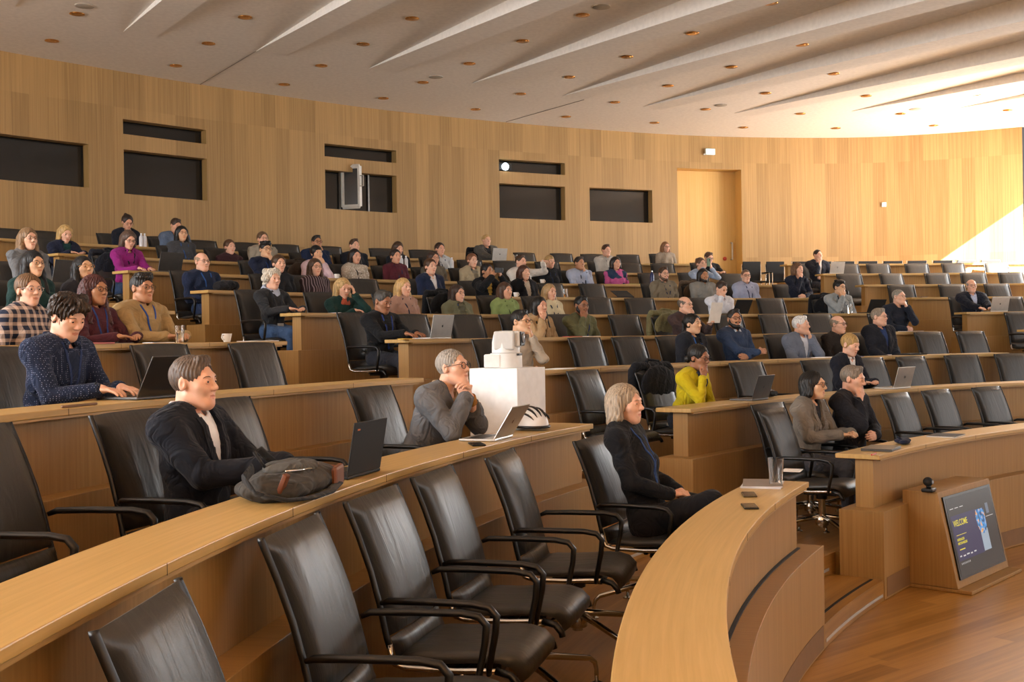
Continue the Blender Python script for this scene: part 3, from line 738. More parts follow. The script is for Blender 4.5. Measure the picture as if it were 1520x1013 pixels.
def surface_nets(F_):
    f = F_.f; s = f < 0; nx, ny, nz = f.shape
    c = np.zeros((nx - 1, ny - 1, nz - 1), np.int8)
    for i in (0, 1):
        for j in (0, 1):
            for k in (0, 1): c += s[i:nx - 1 + i, j:ny - 1 + j, k:nz - 1 + k]
    mask = (c > 0) & (c < 8); cells = np.argwhere(mask)
    idx = np.full(mask.shape, -1, np.int32); idx[mask] = np.arange(len(cells))
    acc = np.zeros((len(cells), 3)); cnt = np.zeros(len(cells))
    C = [(i, j, k) for i in (0, 1) for j in (0, 1) for k in (0, 1)]
    ax = (F_.x, F_.y, F_.z)
    for a in C:
        for d in range(3):
            if a[d]: continue
            b = list(a); b[d] = 1
            A = cells + a; B = cells + b; fa, fb = f[A[:, 0], A[:, 1], A[:, 2]], f[B[:, 0], B[:, 1], B[:, 2]]
            cr_ = (fa < 0) != (fb < 0); t = np.where(cr_, fa / (fa - fb + 1e-12), 0)
            pa = np.stack([ax[q][A[:, q]] for q in range(3)], 1); pb = np.stack([ax[q][B[:, q]] for q in range(3)], 1)
            acc += np.where(cr_[:, None], pa + (pb - pa) * t[:, None], 0); cnt += cr_
    V = acc / np.maximum(cnt, 1)[:, None]; Q = []
    def quads(e, A, B, C_, D, flip):
        q = np.stack([A, B, C_, D], 1); q[flip] = q[flip][:, ::-1]; Q.append(q)
    e = np.argwhere(s[:-1, 1:-1, 1:-1] != s[1:, 1:-1, 1:-1]); i, j, k = e[:, 0], e[:, 1] + 1, e[:, 2] + 1
    quads(e, idx[i, j - 1, k - 1], idx[i, j, k - 1], idx[i, j, k], idx[i, j - 1, k], ~s[i, j, k])
    e = np.argwhere(s[1:-1, :-1, 1:-1] != s[1:-1, 1:, 1:-1]); i, j, k = e[:, 0] + 1, e[:, 1], e[:, 2] + 1
    quads(e, idx[i - 1, j, k - 1], idx[i - 1, j, k], idx[i, j, k], idx[i, j, k - 1], ~s[i, j, k])
    e = np.argwhere(s[1:-1, 1:-1, :-1] != s[1:-1, 1:-1, 1:]); i, j, k = e[:, 0] + 1, e[:, 1] + 1, e[:, 2]
    quads(e, idx[i - 1, j - 1, k], idx[i, j - 1, k], idx[i, j, k], idx[i - 1, j, k], ~s[i, j, k])
    return V, (np.concatenate(Q) if Q else np.zeros((0, 4), int))
def net_object(name, F_, mats, parent=None, pick=None):
    V, Q = surface_nets(F_)
    Q = Q[(Q >= 0).all(1)]
    me = bpy.data.meshes.new(name); n = len(Q)
    me.vertices.add(len(V)); me.vertices.foreach_set('co', V.astype(np.float32).ravel())
    me.loops.add(n * 4); me.loops.foreach_set('vertex_index', Q.astype(np.int32).ravel())
    me.polygons.add(n); me.polygons.foreach_set('loop_start', np.arange(0, n * 4, 4, dtype=np.int32)); 
    me.polygons.foreach_set('use_smooth', np.ones(n, bool))
    for m in (mats if isinstance(mats, list) else [mats]): me.materials.append(m)
    if pick is not None and n:
        me.polygons.foreach_set('material_index', pick(V[Q].mean(1)).astype(np.int32))
    me.update(calc_edges=True); me.validate()
    o = bpy.data.objects.new(name, me); COL.objects.link(o)
    if parent: o.parent = parent
    return o
def rotm(yaw, pitch, tilt):
    """columns = head axes in the body frame; yaw>0 turns to the person's left"""
    M = Matrix.Rotation(yaw, 3, 'Z') @ Matrix.Rotation(pitch, 3, 'X') @ Matrix.Rotation(tilt, 3, 'Y')
    return np.array(M)

def head_prims(Fd, H, M, sx, fem, detail):
    T = lambda p: H + M @ (np.array(p) * sx); E = lambda c, r, k=.02, op='u', L=None: Fd.ell(T(c), np.array(r) * sx, M.T if L is None else L @ M.T, k, op)
    Cp = lambda a, b, ra, rb=None, k=.012, op='u': Fd.cap(T(a), T(b), ra * sx, None if rb is None else rb * sx, k, op)
    E((0, -.014, .030), (.074, .093, .083), .01)
    E((0, .030, -.022), (.056 if fem else .059, .065, .086), .03)
    E((0, .036, -.072), (.038 if fem else .043, .050, .042), .03)
    Cp((0, .072, -.098), (0, .074, -.096), .018 if fem else .022, None, .03)
    if not fem:
        for s_ in (-1, 1): Cp((s_ * .046, -.002, -.058), (s_ * .018, .064, -.096), .014, .015, .03)
    if detail:
        Cp((-.030, .080, .024), (.030, .080, .024), .012, None, .024)
        for s_ in (-1, 1):
            Cp((s_ * .044, .058, -.018), (s_ * .034, .070, -.026), .018, .016, .03)
            E((s_ * .031, .102, .004), (.019, .020, .013), .016, 's')
            Fd.ell(T((s_ * .031, .0815, .004)), np.array((.0140, .0140, .0140)) * sx, M.T, .004)
            E((s_ * .031, .0975, .0025), (.0125, .009, .0052), .003, 's')
    Cp((0, .088, .014), (0, .112, -.024), .0075, .0115, .014)
    if detail:
        for s_ in (-1, 1): Cp((s_ * .009, .102, -.030), (s_ * .011, .098, -.031), .0075, .007, .008)
        Cp((-.019, .084, -.0585), (.019, .084, -.0585), .0065, None, .012)
        Cp((-.006, .0905, -.057), (.006, .0905, -.057), .0058, None, .008)
        Cp((-.015, .0865, -.0695), (.015, .0865, -.0695), .0075, None, .010)
        Cp((-.020, .0965, -.0635), (.020, .0965, -.0635), .0016, None, .004, 's')
    for s_ in (-1, 1):
        E((s_ * .075, -.012, -.004), (.010, .019, .032), .010)
        if detail: E((s_ * .086, -.006, -.002), (.008, .009, .016), .006, 's')

HAIR = {}
def hair_prims(Fd, H, M, sx, kind, hd):
    T = lambda p: H + M @ (np.array(p) * sx)
    E = lambda c, r, k=.02, op='u': Fd.ell(T(c), np.array(r) * sx, M.T, k, op)
    Cp = lambda a, b, ra, rb=None, k=.02, op='u': Fd.cap(T(a), T(b), ra * sx, None if rb is None else rb * sx, k, op)
    th = {'buzz': .002, 'receding': .008, 'fringe2': .008, 'fringe': .005, 'short': .011, 'messy': .018, 'pixie': .014}.get(kind, .013)
    ths = .0045 if kind in ('short', 'quiff', 'receding', 'fluffy', 'pixie', 'fringe2') else th
    E((0, -.016, .032), (.075 + ths, .094 + th * .8, .082 + th), .01)
    if kind == 'messy':
        for _ in range(16):
            a = RNG.uniform(-2.6, 2.6); zz = RNG.uniform(.05, .115); E((math.sin(a) * .066, -.016 - math.cos(a) * .066 * -1 if False else -.016 + math.cos(a) * .075, zz), (.026, .026, .02), .012)
        Cp((-.04, .082, .085), (.045, .088, .075), .024, .02, .02)
    if kind in ('short', 'quiff'):
        Cp((-.03, .048, .106), (.03, .048, .106), .016, .014, .03)
    if kind in ('bob', 'longbob', 'curlybob', 'volbob'):
        low = -.105 if kind != 'longbob' else -.15
        v = .012 if kind == 'volbob' else 0
        for s_ in (-1, 1):
            Cp((s_ * .072, -.01, .04), (s_ * (.082 + v), .0, low + .03), .030, .030, .03)
            Cp((s_ * .06, -.05, .02), (s_ * (.07 + v), -.05, low), .036, .034, .03)
        E((0, -.065, -.02), (.085, .055, .10), .03)
    if kind in ('long', 'verylong', 'longwavy'):
        low = -.30 if kind != 'verylong' else -.36
        for s_ in (-1, 1):
            Cp((s_ * .072, -.012, .04), (s_ * .080, .0, -.09), .028, .028, .03)
            Cp((s_ * .080, .0, -.09), (s_ * .10, .055, low + .04), .028, .020, .03)
            Cp((s_ * .05, -.06, .0), (s_ * .075, -.07, low), .045, .035, .03)
        E((0, -.085, -.10), (.085, .045, .19), .03)
    if kind == 'bun': E((0, -.118, .058), (.038, .036, .036), .012)
    if kind == 'knot': E((0, -.108, .088), (.030, .030, .030), .01)
    if kind == 'tail':
        E((0, -.112, .03), (.028, .028, .028), .012); Cp((0, -.118, .02), (.02, -.125, -.16), .026, .016, .02)
    if kind == 'lowbun': E((0, -.115, -.035), (.040, .034, .034), .012)
    if kind == 'curly':
        for _ in range(34):
            a = RNG.uniform(-PI, PI); zz = RNG.uniform(-.06, .11); r_ = .09 * math.sqrt(max(.15, 1 - (max(zz, 0) / .135) ** 2))
            yy = -.02 + math.cos(a) * (r_ + .005)
            if yy > .045 and zz < .075: continue
            E((math.sin(a) * r_, yy, zz), (.03, .03, .028), .012)
    if kind == 'fluffy':
        E((0, .03, .09), (.078, .062, .035), .02)
        for _ in range(10): E((RNG.uniform(-.06, .06), RNG.uniform(-.06, .07), .115), (.022, .024, .016), .01)
    # the face, ears and nape stay clear
    if kind in ('bangs',): E((0, .125, -.055), (.070, .080, .105), .012, 's')
    elif kind in ('bob', 'longbob', 'curlybob', 'volbob', 'long', 'verylong', 'longwavy', 'curly'): 
        E((0, .122, -.030), (.068, .086, .118), .010, 's'); Cp((0, .07, -.10), (0, .09, -.33), .055, .05, .015, 's')
    elif kind == 'fringe': E((0, .02, .105), (.085, .13, .085), .01, 's'); E((0, .115, -.03), (.08, .10, .13), .01, 's')
    elif kind == 'pixie': E((0, .120, -.055), (.066, .078, .105), .012, 's'); Fd.cap(T((-.2, -.05, -.115)), T((.2, -.05, -.115)), .052 * sx, None, .01, 's')
    else:
        hl = {'buzz': .118, 'receding': .145, 'quiff': .130, 'messy': .110, 'fluffy': .116}.get(kind, .134)
        E((0, .120, -.042), (.079, .098, hl), .008, 's')
        for s_ in (-1, 1): E((s_ * .088, .010, -.026), (.03, .034, .044), .008, 's')
        Fd.cap(T((-.2, -.06, -.125)), T((.2, -.06, -.125)), .062 * sx, None, .012, 's')
        if kind in ('bun', 'tail', 'lowbun', 'knot'): pass
    amp = {'curly': .004, 'messy': .004, 'longwavy': .004, 'curlybob': .005}.get(kind, .0017)
    mi = M.T
    def strands(X, Y, Z):
        q = [(mi[i, 0] * (X - H[0]) + mi[i, 1] * (Y - H[1]) + mi[i, 2] * (Z - H[2])) for i in range(3)]
        a = np.arctan2(q[0], -q[1] + .0)
        return amp * (np.sin(26 * a + 3 * np.sin(38 * q[2])) + .7 * np.sin(61 * a + 4 * np.sin(21 * q[2] + 1)) + (np.sin(140 * q[0]) * np.sin(130 * q[1]) * np.sin(120 * q[2]) if kind in ('curly', 'curlybob', 'messy') else 0))
    Fd.apply(H - .45, H + .3, strands, 0, 'add')

def ik(S, Wt, a, b, pole):
    d = Wt - S; L = np.linalg.norm(d); mx = (a + b) * .995
    if L > mx: Wt = S + d / L * mx; d = Wt - S; L = mx
    u = d / L; x = (a * a - b * b + L * L) / (2 * L); h = math.sqrt(max(a * a - x * x, 0))
    p = np.array(pole, float); p = p - u * (p @ u); p = p / (np.linalg.norm(p) + 1e-9)
    return S + u * x + p * h, Wt
def hand(Fd, Wr, fdir, back, side, curl, sx, spread=.10):
    """palm, four unequal bent fingers, thumb from the side of the palm. side=+1 right hand (thumb towards -lat)"""
    f = fdir / np.linalg.norm(fdir); b = back - f * (back @ f); b = b / (np.linalg.norm(b) + 1e-9); lat = np.cross(f, b) * side   # towards little finger
    A = np.stack([lat, f, b])
    pc = Wr + f * .048 * sx
    Fd.ell(pc, np.array((.038, .050, .0155)) * sx, A, .012); Fd.cap(Wr - f * .015, Wr + f * .02, .024 * sx, .024 * sx, .015)
    for i, (off, ln) in enumerate(((-.029, .068), (-.0095, .077), (.010, .071), (.029, .054))):
        base = Wr + f * (.088 - abs(i - 1.3) * .004) * sx + lat * off * sx
        a0 = curl * .55; d0 = f * math.cos(a0) - b * math.sin(a0) + lat * off * spread * 8
        p1 = base + d0 * ln * .5 * sx; a1 = curl * 1.35; d1 = f * math.cos(a1) - b * math.sin(a1) + lat * off * spread * 4
        p2 = p1 + d1 * ln * .32 * sx; a2 = curl * 2.0; d2 = f * math.cos(a2) - b * math.sin(a2)
        p3 = p2 + d2 * ln * .22 * sx
        Fd.cap(base - d0 * .012, p1, .0098 * sx, .0088 * sx, .005); Fd.cap(p1, p2, .0088 * sx, .0080 * sx, .003); Fd.cap(p2, p3, .0080 * sx, .0072 * sx, .003)
    t0 = Wr + f * .022 * sx - lat * .026 * sx; t1 = Wr + f * .060 * sx - lat * .050 * sx - b * .014 * sx; t2 = Wr + f * .090 * sx - lat * .046 * sx - b * .026 * sx
    Fd.cap(t0, t1, .015 * sx, .0115 * sx, .012); Fd.cap(t1, t2, .0112 * sx, .0092 * sx, .005)

GL = {}
def glasses_mesh(kind):
    if kind in GL: return GL[kind]
    q = MB(); r = .0205; hgt = .0165 if kind != 'round' else .0205; th = .0022 if kind in ('dark', 'round') else .0015
    for s_ in (-1, 1):
        c = Vector((s_ * .0325, .106, .004)); pts = []
        for i in range(17):
            a = 2 * PI * i / 16; ca, sa = math.cos(a), math.sin(a); e = .75 if kind != 'round' else 1
            pts.append(c + Vector((r * 1.12 * math.copysign(abs(ca) ** e, ca), -abs(ca * s_ + .2) * .004, hgt * math.copysign(abs(sa) ** e, sa))))
        q.tube(pts, th, 6, False)
        q.tube([(s_ * .055, .102, .010), (s_ * .072, .085, .012), (s_ * .079, .03, .010), (s_ * .079, -.005, .006), (s_ * .077, -.02, -.008)], th, 6)
    q.tube([(-.012, .110, .008), (0, .114, .010), (.012, .110, .008)], th, 6)
    me = q.build('glasses', M_BLACK, None, True); GL[kind] = me; me_data = me.data; bpy.data.objects.remove(me); GL[kind] = me_data; return me_data
EYE = {}
def eye_mesh(c):
    if c in EYE: return EYE[c]
    q = MB(); q.sphere((0, 0, 0), .0124, 16); 
    q.cur = 1; q.lathe([(.0, .01275), (.0030, .01265)], 12); q.cur = 2
    q.v2 = None
    n = 16; vs = []; rs = [.0, .0064]
    q.lathe([(.0, .0127), (.0034, .01225), (.0062, .0110)], 16)
    o = q.build('eye', [plain('eye_white', (.80, .78, .75), .25), M_RUB, plain('iris', c, .2)], None, True); d = o.data; bpy.data.objects.remove(o); EYE[c] = d; return d
def bone_frame(me_mats): pass

def ribbon(pts, w, th, name, mat, parent):
    """flat strap through 3-D points that already lie on the cloth"""
    q = MB(); m = len(pts); vs = []
    for i in range(m):
        t = (pts[min(i + 1, m - 1)] - pts[max(i - 1, 0)]).normalized(); n_ = Vector((0, 1, 0)); sd = t.cross(n_).normalized(); n2 = sd.cross(t)
        for u, v in ((-1, 0), (1, 0), (1, 1), (-1, 1)): vs.append(pts[i] + sd * u * w / 2 + n2 * v * th)
    fs = [(i * 4 + k, i * 4 + (k + 1) % 4, (i + 1) * 4 + (k + 1) % 4, (i + 1) * 4 + k) for i in range(m - 1) for k in range(4)] + [(3, 2, 1, 0), ((m - 1) * 4, (m - 1) * 4 + 1, (m - 1) * 4 + 2, (m - 1) * 4 + 3)]
    q.add(vs, fs); return q.build(name, mat, parent, True, auto=50)

POSES = ('lap', 'desk', 'type', 'chinR', 'chinL', 'cross', 'armrest', 'browL', 'clasp', 'phone', 'paper', 'chinboth', 'onthigh')
TROUSER = {}
def person(k, blk, px, py, label, hair=('short', '3a2a1e'), sk='d9a482', top='2a3040', fem=0, inner=None, style='sweater', pose='lap', yaw=0, pitch=0, tilt=0, lean=-8, turn=0,
           gl=None, lan=None, beard=None, eye=(.16, .09, .05), sc=1.0, pat=None, c2=None, legs='2c2f38', rad=None, collar=None, scarf=None, short=False, badge=False, watch=None, chair=True, grey=None, legpose=None, cuff=None):
    r = RR[k] + (rad if rad is not None else .80)
    Hw = on_r(px, py, r); th = theta(Hw); rz = face_rot(th) + turn * D2R
    pxm = F / Hw.y; near = pxm > 170; mid = pxm > 120
    hb, hh, hnd = (.0075, .0029, .0034) if near else ((.010, .0042, .0052) if mid else (.0135, .0062, .0075))
    fl = FLR[k]
    fx, fy = -math.sin(rz), math.cos(rz); rx, ry = math.cos(rz), math.sin(rz)      # facing, right
    la = lean * D2R
    Hz = Hw.z - fl
    hipz = .55
    # spine length so that the head arrives where it was seen
    up_ = .134 * math.cos(la * .5)
    Lsp = (Hz - hipz - up_ * sc) / max(.5, math.cos(la)); Lc = min(max(Lsp, .40), .62); hipz += (Lsp - Lc) * math.cos(la)
    hipz = max(hipz, .47)
    neck = np.array([0, Lc * math.sin(la), hipz + Lc * math.cos(la)])
    H = neck + np.array([0, .03 + .06 * math.sin(la), up_ * sc]); off = H[1]
    org = Vector((Hw.x - fx * off, Hw.y - fy * off, fl))
    M = rotm(yaw * D2R, pitch * D2R, tilt * D2R)
    wS = (.164 if fem else .192) * (1 if sc > .9 else .9)
    bt = .9 if fem else 1.0
    spv = np.array([0, math.sin(la), math.cos(la)]); bk = np.array([0, -math.cos(la), math.sin(la)])
    def at(x, y, t): return np.array([x, 0, hipz]) + spv * (Lc * t) - bk * y          # y forward of the spine, t along it
    hsw = {}
    arms = {}
    dz = .74; 
    for s_ in (-1, 1):
        S = neck + np.array([s_ * wS, -.005, 0]) - spv * .062
        pole = np.array([s_ * .6, -.55, -.7]); curl = .6; fd = None; back = np.array([0, 0, 1.0])
        if pose == 'lap': W_ = np.array([s_ * .09, .20, .665]); fd = np.array([-s_ * .65, .75, -.1]); curl = .45
        elif pose == 'clasp': W_ = np.array([s_ * .075, .17, .72]); fd = np.array([-s_ * .75, .6, -.1]); curl = .8
        elif pose == 'desk': W_ = np.array([s_ * .11, .38, .795]); fd = np.array([-s_ * .8, .6, 0]); curl = .4
        elif pose == 'type': W_ = np.array([s_ * .085, .44, .80]); fd = np.array([-s_ * .15, 1, -.10]); curl = .38
        elif pose == 'armrest': W_ = np.array([s_ * .25, .26, .72]); fd = np.array([-s_ * .1, 1, -.3]); curl = .5
        elif pose == 'onthigh': W_ = np.array([s_ * .14, .30, .67]); fd = np.array([-s_ * .2, 1, -.2]); curl = .4
        elif pose == 'cross': W_ = np.array([-s_ * .06, .23 + .03 * s_, .93 + .035 * s_]) ; W_[2] = neck[2] - .30 + .03 * s_; fd = np.array([-s_, .15, .1]); back = np.array([0, 1, .3]); curl = .3; pole = np.array([s_ * 1., .2, -.8])
        elif pose in ('chinR', 'chinL'):
            if (s_ > 0) == (pose == 'chinR'):
                W_ = H + M @ np.array([s_ * .045, .105, -.165]); fd = M @ np.array([-s_ * .45, -.08, 1.0]); back = M @ np.array([s_ * .3, 1, .3]); curl = 1.05; pole = np.array([s_ * .5, .2, -1])
            else: W_ = np.array([s_ * .02, .25, neck[2] - .36]); fd = np.array([-s_, .1, 0]); back = np.array([0, 1, .3]); curl = .5; pole = np.array([s_ * 1., -.1, -.8])
        elif pose == 'chinboth':
            W_ = H + np.array([.035 * s_ + .045, .125, -.19]); fd = np.array([-s_ * .55, -.10, .9]); back = np.array([s_ * .9, .5, .3]); curl = 1.0; pole = np.array([s_ * .45, .25, -1])
        elif pose == 'browL':
            if s_ < 0: W_ = H + M @ np.array([-.105, .10, -.06]); fd = M @ np.array([.25, -.05, 1]); back = M @ np.array([-.8, .5, 0]); curl = .7; pole = np.array([-.6, .1, -1])
            else: W_ = np.array([.06, .34, .79]); fd = np.array([-.8, .5, 0])
        elif pose == 'browR':
            if s_ > 0: W_ = H + M @ np.array([.075, .13, -.10]); fd = M @ np.array([-.3, -.05, 1]); back = M @ np.array([.4, .9, 0]); curl = .5; pole = np.array([.6, .1, -1])
            else: W_ = np.array([-.06, .34, .79]); fd = np.array([.8, .5, 0])
        elif pose == 'phone': W_ = H + np.array([s_ * .085 , .24, -.10]); fd = np.array([-s_ * .45, .25, .85]); back = np.array([s_ * .5, .8, -.2]); curl = .9; pole = np.array([s_ * .8, 0, -.8])
        elif pose == 'paper': 
            if s_ > 0: W_ = H + M @ np.array([.02, .115, -.165]); fd = M @ np.array([-.3, -.1, 1]); back = M @ np.array([.3, 1, .3]); curl = 1.0; pole = np.array([.6, .2, -1])
            else: W_ = np.array([-.14, .38, .88]); fd = np.array([.4, .7, .5]); curl = .9
        elif pose == 'stretch':
            if s_ < 0: W_ = np.array([.30, .22, H[2] + .02]) if False else np.array([-.32, .16, H[2] - .0]); fd = np.array([-1, .3, .2])
            else: W_ = np.array([.07, .30, .66]); fd = np.array([-.7, .7, 0])
        El, W_ = ik(S, np.array(W_, float), .275 * sc, .245 * sc, pole)
        arms[s_] = (S, El, W_, fd / np.linalg.norm(fd), back, curl)
    # ---- body
    hz0, hz1 = H[2] - .16 * sc, H[2] + .16 * sc
    fine = [[(H[i] - .125 * sc, H[i] + .135 * sc, hh)] for i in range(3)]
    if pose != 'lap' or mid:
        for s_ in (-1, 1):
            Wt, fd = arms[s_][2], arms[s_][3]; c = Wt + fd * .08
            for i in range(3): fine[i].append((c[i] - .10, c[i] + .10, hnd))
    allp = np.array([neck, H] + [a_[i] for a_ in arms.values() for i in range(3)] + [a_[2] + a_[3] * .2 for a_ in arms.values()])
    lo = np.minimum(allp.min(0), [-.25, -.22, hipz - .12]) - .09; hi = np.maximum(allp.max(0), [.25, .2, H[2] + .14]) + .09
    Fb = Field(*[axis(lo[i], hi[i], hb, fine[i]) for i in range(3)])
    Fb.cap(at(0, 0, .05), at(0, 0, .85), .085, .085, .02); Fb.cap(at(-.11, 0, .80), at(.11, 0, .80), .05, None, .04); Fb.cap(at(-.07, 0, -.02), at(.07, 0, -.02), .08, None, .04)
    Fb.cap(neck + np.array([0, -.012, -.03]), H + M @ np.array([0, -.032, -.045]) * sc, (.047 if fem else .056) * sc, (.044 if fem else .052) * sc, .014)
    for s_ in (-1, 1):
        S, El, Wt, fd, back, curl = arms[s_]
        Fb.cap(S, El, .036 * bt, .032 * bt, .02); Fb.cap(El, Wt, .034 * bt, .0235 * bt, .012); hand(Fb, Wt, fd, back, s_, curl, .95 * sc * (.9 if fem else 1.0))
    # the grid may be cut off below; head last
    head_prims(Fb, H, M, sc, fem, True)
    Mi = M.T
    def pick(c):
        q = (c - H) @ M / sc
        lip = (np.abs(q[:, 0]) < .0195) & (q[:, 2] < -.0545 - abs(q[:, 0]) * .12) & (q[:, 2] > -.0745 + abs(q[:, 0]) * .38) & (q[:, 1] > .078)
        return lip.astype(int)
    sk2 = tuple(int(sk[i:i + 2], 16) / 255 for i in (0, 2, 4)); lipc = '%02x%02x%02x' % tuple(int(255 * v) for v in (sk2[0] * .92, sk2[1] * .79, sk2[2] * .77))
    body = net_object('person', Fb, [skin(sk), skin(lipc)], None, pick)
    body.location = org; body.rotation_euler = (0, 0, rz); tag(body, label, 'person', 'people in the audience')
    # ---- hair
    def hfield(ex=0.0, lowz=-.42):
        h_ = hh * 1.25; c = H
        long_ = hair[0] in ('long', 'verylong', 'longwavy'); zl = (-.42 if long_ else (-.24 if hair[0] in ('tail', 'longbob') else -.19)) * sc
        ht = h_ * (1.5 if long_ else 1)
        e_ = .165 * sc if not long_ else .21 * sc
        return Field(np.arange(c[0] - e_, c[0] + e_, ht, dtype=np.float32), np.arange(c[1] - e_ - .02, c[1] + e_, ht, dtype=np.float32), np.arange(c[2] + zl, c[2] + .17 * sc, ht, dtype=np.float32))
    if hair[0] != 'bald':
        Fh = hfield(); hair_prims(Fh, H, M, sc, hair[0], None); net_object('hair', Fh, hairmat(hair[1]), body)
    if beard:
        c = H + M @ np.array([0, .05, -.07]) * sc; Fh = Field(*[np.arange(c[i] - .1, c[i] + .1, hh * 1.2, dtype=np.float32) for i in range(3)])
        T = lambda p: H + M @ (np.array(p) * sc); t_ = .006 if beard[0] == 'full' else .0012
        Fh.ell(T((0, .034, -.072)), np.array((.050 + t_, .050 + t_, .044 + t_)) * sc, M.T, .03); Fh.cap(T((0, .072, -.099)), T((0, .074, -.097)), (.020 + t_) * sc, None, .03)
        for s_ in ((-1, 1) if beard[0] == 'full' else ()): Fh.cap(T((s_ * .058, .004, -.05)), T((s_ * .022, .064, -.096)), (.017 + t_) * sc, None, .02); (Fh.cap(T((s_ * .061, .006, -.01)), T((s_ * .058, .006, -.05)), (.010 + t_) * sc, None, .02) if beard[0] == 'full' else None)
        Fh.cap(T((-.022, .085, -.048)), T((.022, .085, -.048)), (.007 + t_) * sc, None, .01)
        Fh.ell(T((0, .11, -.063)), np.array((.021, .03, .009)) * sc, M.T, .004, 's'); Fh.ell(T((0, .115, -.0)), np.array((.062, .07, .046)) * sc, M.T, .01, 's')
        Fh.apply(c - .15, c + .15, lambda X, Y, Z: .0012 * np.sin(300 * X) * np.sin(290 * Y) * np.sin(280 * Z), 0, 'add')
        net_object('beard', Fh, hairmat(beard[1]), body)
    # ---- eyes, brows, glasses in the head frame
    Hm = Matrix(((M[0][0], M[0][1], M[0][2], H[0]), (M[1][0], M[1][1], M[1][2], H[1]), (M[2][0], M[2][1], M[2][2], H[2]), (0, 0, 0, 1))) @ Matrix.Scale(sc, 4)
    gaze = Matrix.Rotation(-PI / 2, 4, 'X')
    for s_ in (-1, 1):
        o = bpy.data.objects.new('eye', eye_mesh(eye)); COL.objects.link(o); o.parent = body; o.matrix_local = Hm @ Matrix.Translation((s_ * .031, .0808, .0035)) @ gaze
        if mid or True:
            q = MB(); zb = .0245
            q.tube([(s_ * .013, .0935, zb - .002), (s_ * .028, .0945, zb + .003), (s_ * .041, .087, zb + .002), (s_ * .049, .0775, zb - .005)], [.0022, .0032, .0028, .0014], 6, flat=.7)
            o = q.build('eyebrow', hairmat(grey or (hair[1] if hair[0] != 'bald' else '6b5140')), body, True); o.matrix_local = Hm
    if gl:
        o = bpy.data.objects.new('glasses', glasses_mesh(gl)); COL.objects.link(o); o.parent = body; o.matrix_local = Hm
        if gl in ('gold', 'clear'):
            o.data = o.data.copy(); o.data.materials[0] = M_BRASS if gl == 'gold' else plain('pale_frame', (.72, .66, .66), .3)
    # ---- clothes
    ins = {'sweater': .0, 'shirt': -.002, 'blazer': .008, 'jacket': .010}[style]
    def torso(Fd, e, sleeves=True, dpt=1.0):
        ch = (.158 if fem else .184) + e; cd = (.104 if fem else .120) + e
        A = np.stack([np.array([1, 0, 0]), -bk * 1.0, spv])
        Fd.ell(at(0, .012, .62), (ch, cd * dpt, .20 + e), A, .03)
        Fd.ell(at(0, .010, .28), ((.125 if fem else .150) + e, (.096 if fem else .112) * dpt + e, .19), A, .06)
        Fd.ell(at(0, .005, .02), ((.165 if fem else .168) + e, .118 + e, .12), A, .06)
        Fd.ell(at(0, -.012, .80), ((.150 if fem else .172) + e, .088 * bt + e, .13), A, .05)
        if fem:
            for s_ in (-1, 1): Fd.ell(at(s_ * .068, .083, .56), (.060 + e, .050 + e, .062 + e), A, .035)
        Fd.cap(neck + np.array([-wS * .55, -.01, -.045]), neck + np.array([wS * .55, -.01, -.045]), .062 + e, None, .05)
        for s_ in (-1, 1):
            S, El, Wt, fd, back, curl = arms[s_]
            Fd.cap(neck + np.array([s_ * .045, -.012, -.012]), S, .052 + e, .066 * bt + e, .045)
            if not sleeves: continue
            Fd.cap(S, El, .066 * bt + e, .051 * bt + e, .03)
            if short: Fd.cap(S, S + (El - S) * .7, .064 * bt + e, .060 * bt + e, .02); continue
            We = El + (Wt - El) * .94
            Fd.cap(El, We, .051 * bt + e, .038 * bt + e, .012)
            Fd.cap(We - (Wt - El) * .12, We, .037 * bt + e, .037 * bt + e, .01)
    def folds(Fd, e=.004):
        ph = RNG.uniform(0, 6, 6)
        def fn(X, Y, Z):
            return (e * .6 * np.sin(34 * Z + 16 * X + 9 * Y + ph[0]) * np.sin(19 * X - 13 * Z + 24 * Y + ph[1]) + e * .8 * np.sin(58 * (X * .5 + Z * .8 + Y * .4) + 3 * np.sin(14 * X + ph[2]) + ph[3]) * (.5 + .5 * np.sin(11 * Z + 8 * Y + ph[4])))
        Fd.apply(lo - 1, hi + 1, fn, 0, 'add')
    def neckcut(Fd, rr, fwd=.0, kk=.008):
        a_ = neck + np.array([0, -.008, -.075 if fwd == 0 else -.075]); Fd.cap(neck + np.array([0, .0 + fwd * .4, -.02]), H + M @ np.array([0, -.015, -.06]) * sc, rr, rr, kk, 's')
    def cgrid(extra=0.0):
        f2 = [[], [], []]
        return Field(*[axis(lo[i] - .03, hi[i] + .03, hb * 1.05, f2[i]) for i in range(3)])
    def chop(Fd):                                          # open ends: sleeves stop before the hand
        for s_ in (-1, 1):
            S, El, Wt, fd, back, curl = arms[s_]
    Ft = cgrid(); e = ins
    torso(Ft, e + .004); folds(Ft, .0085 if style != 'blazer' else .0065)
    topm = fabric(top, pat, c2)
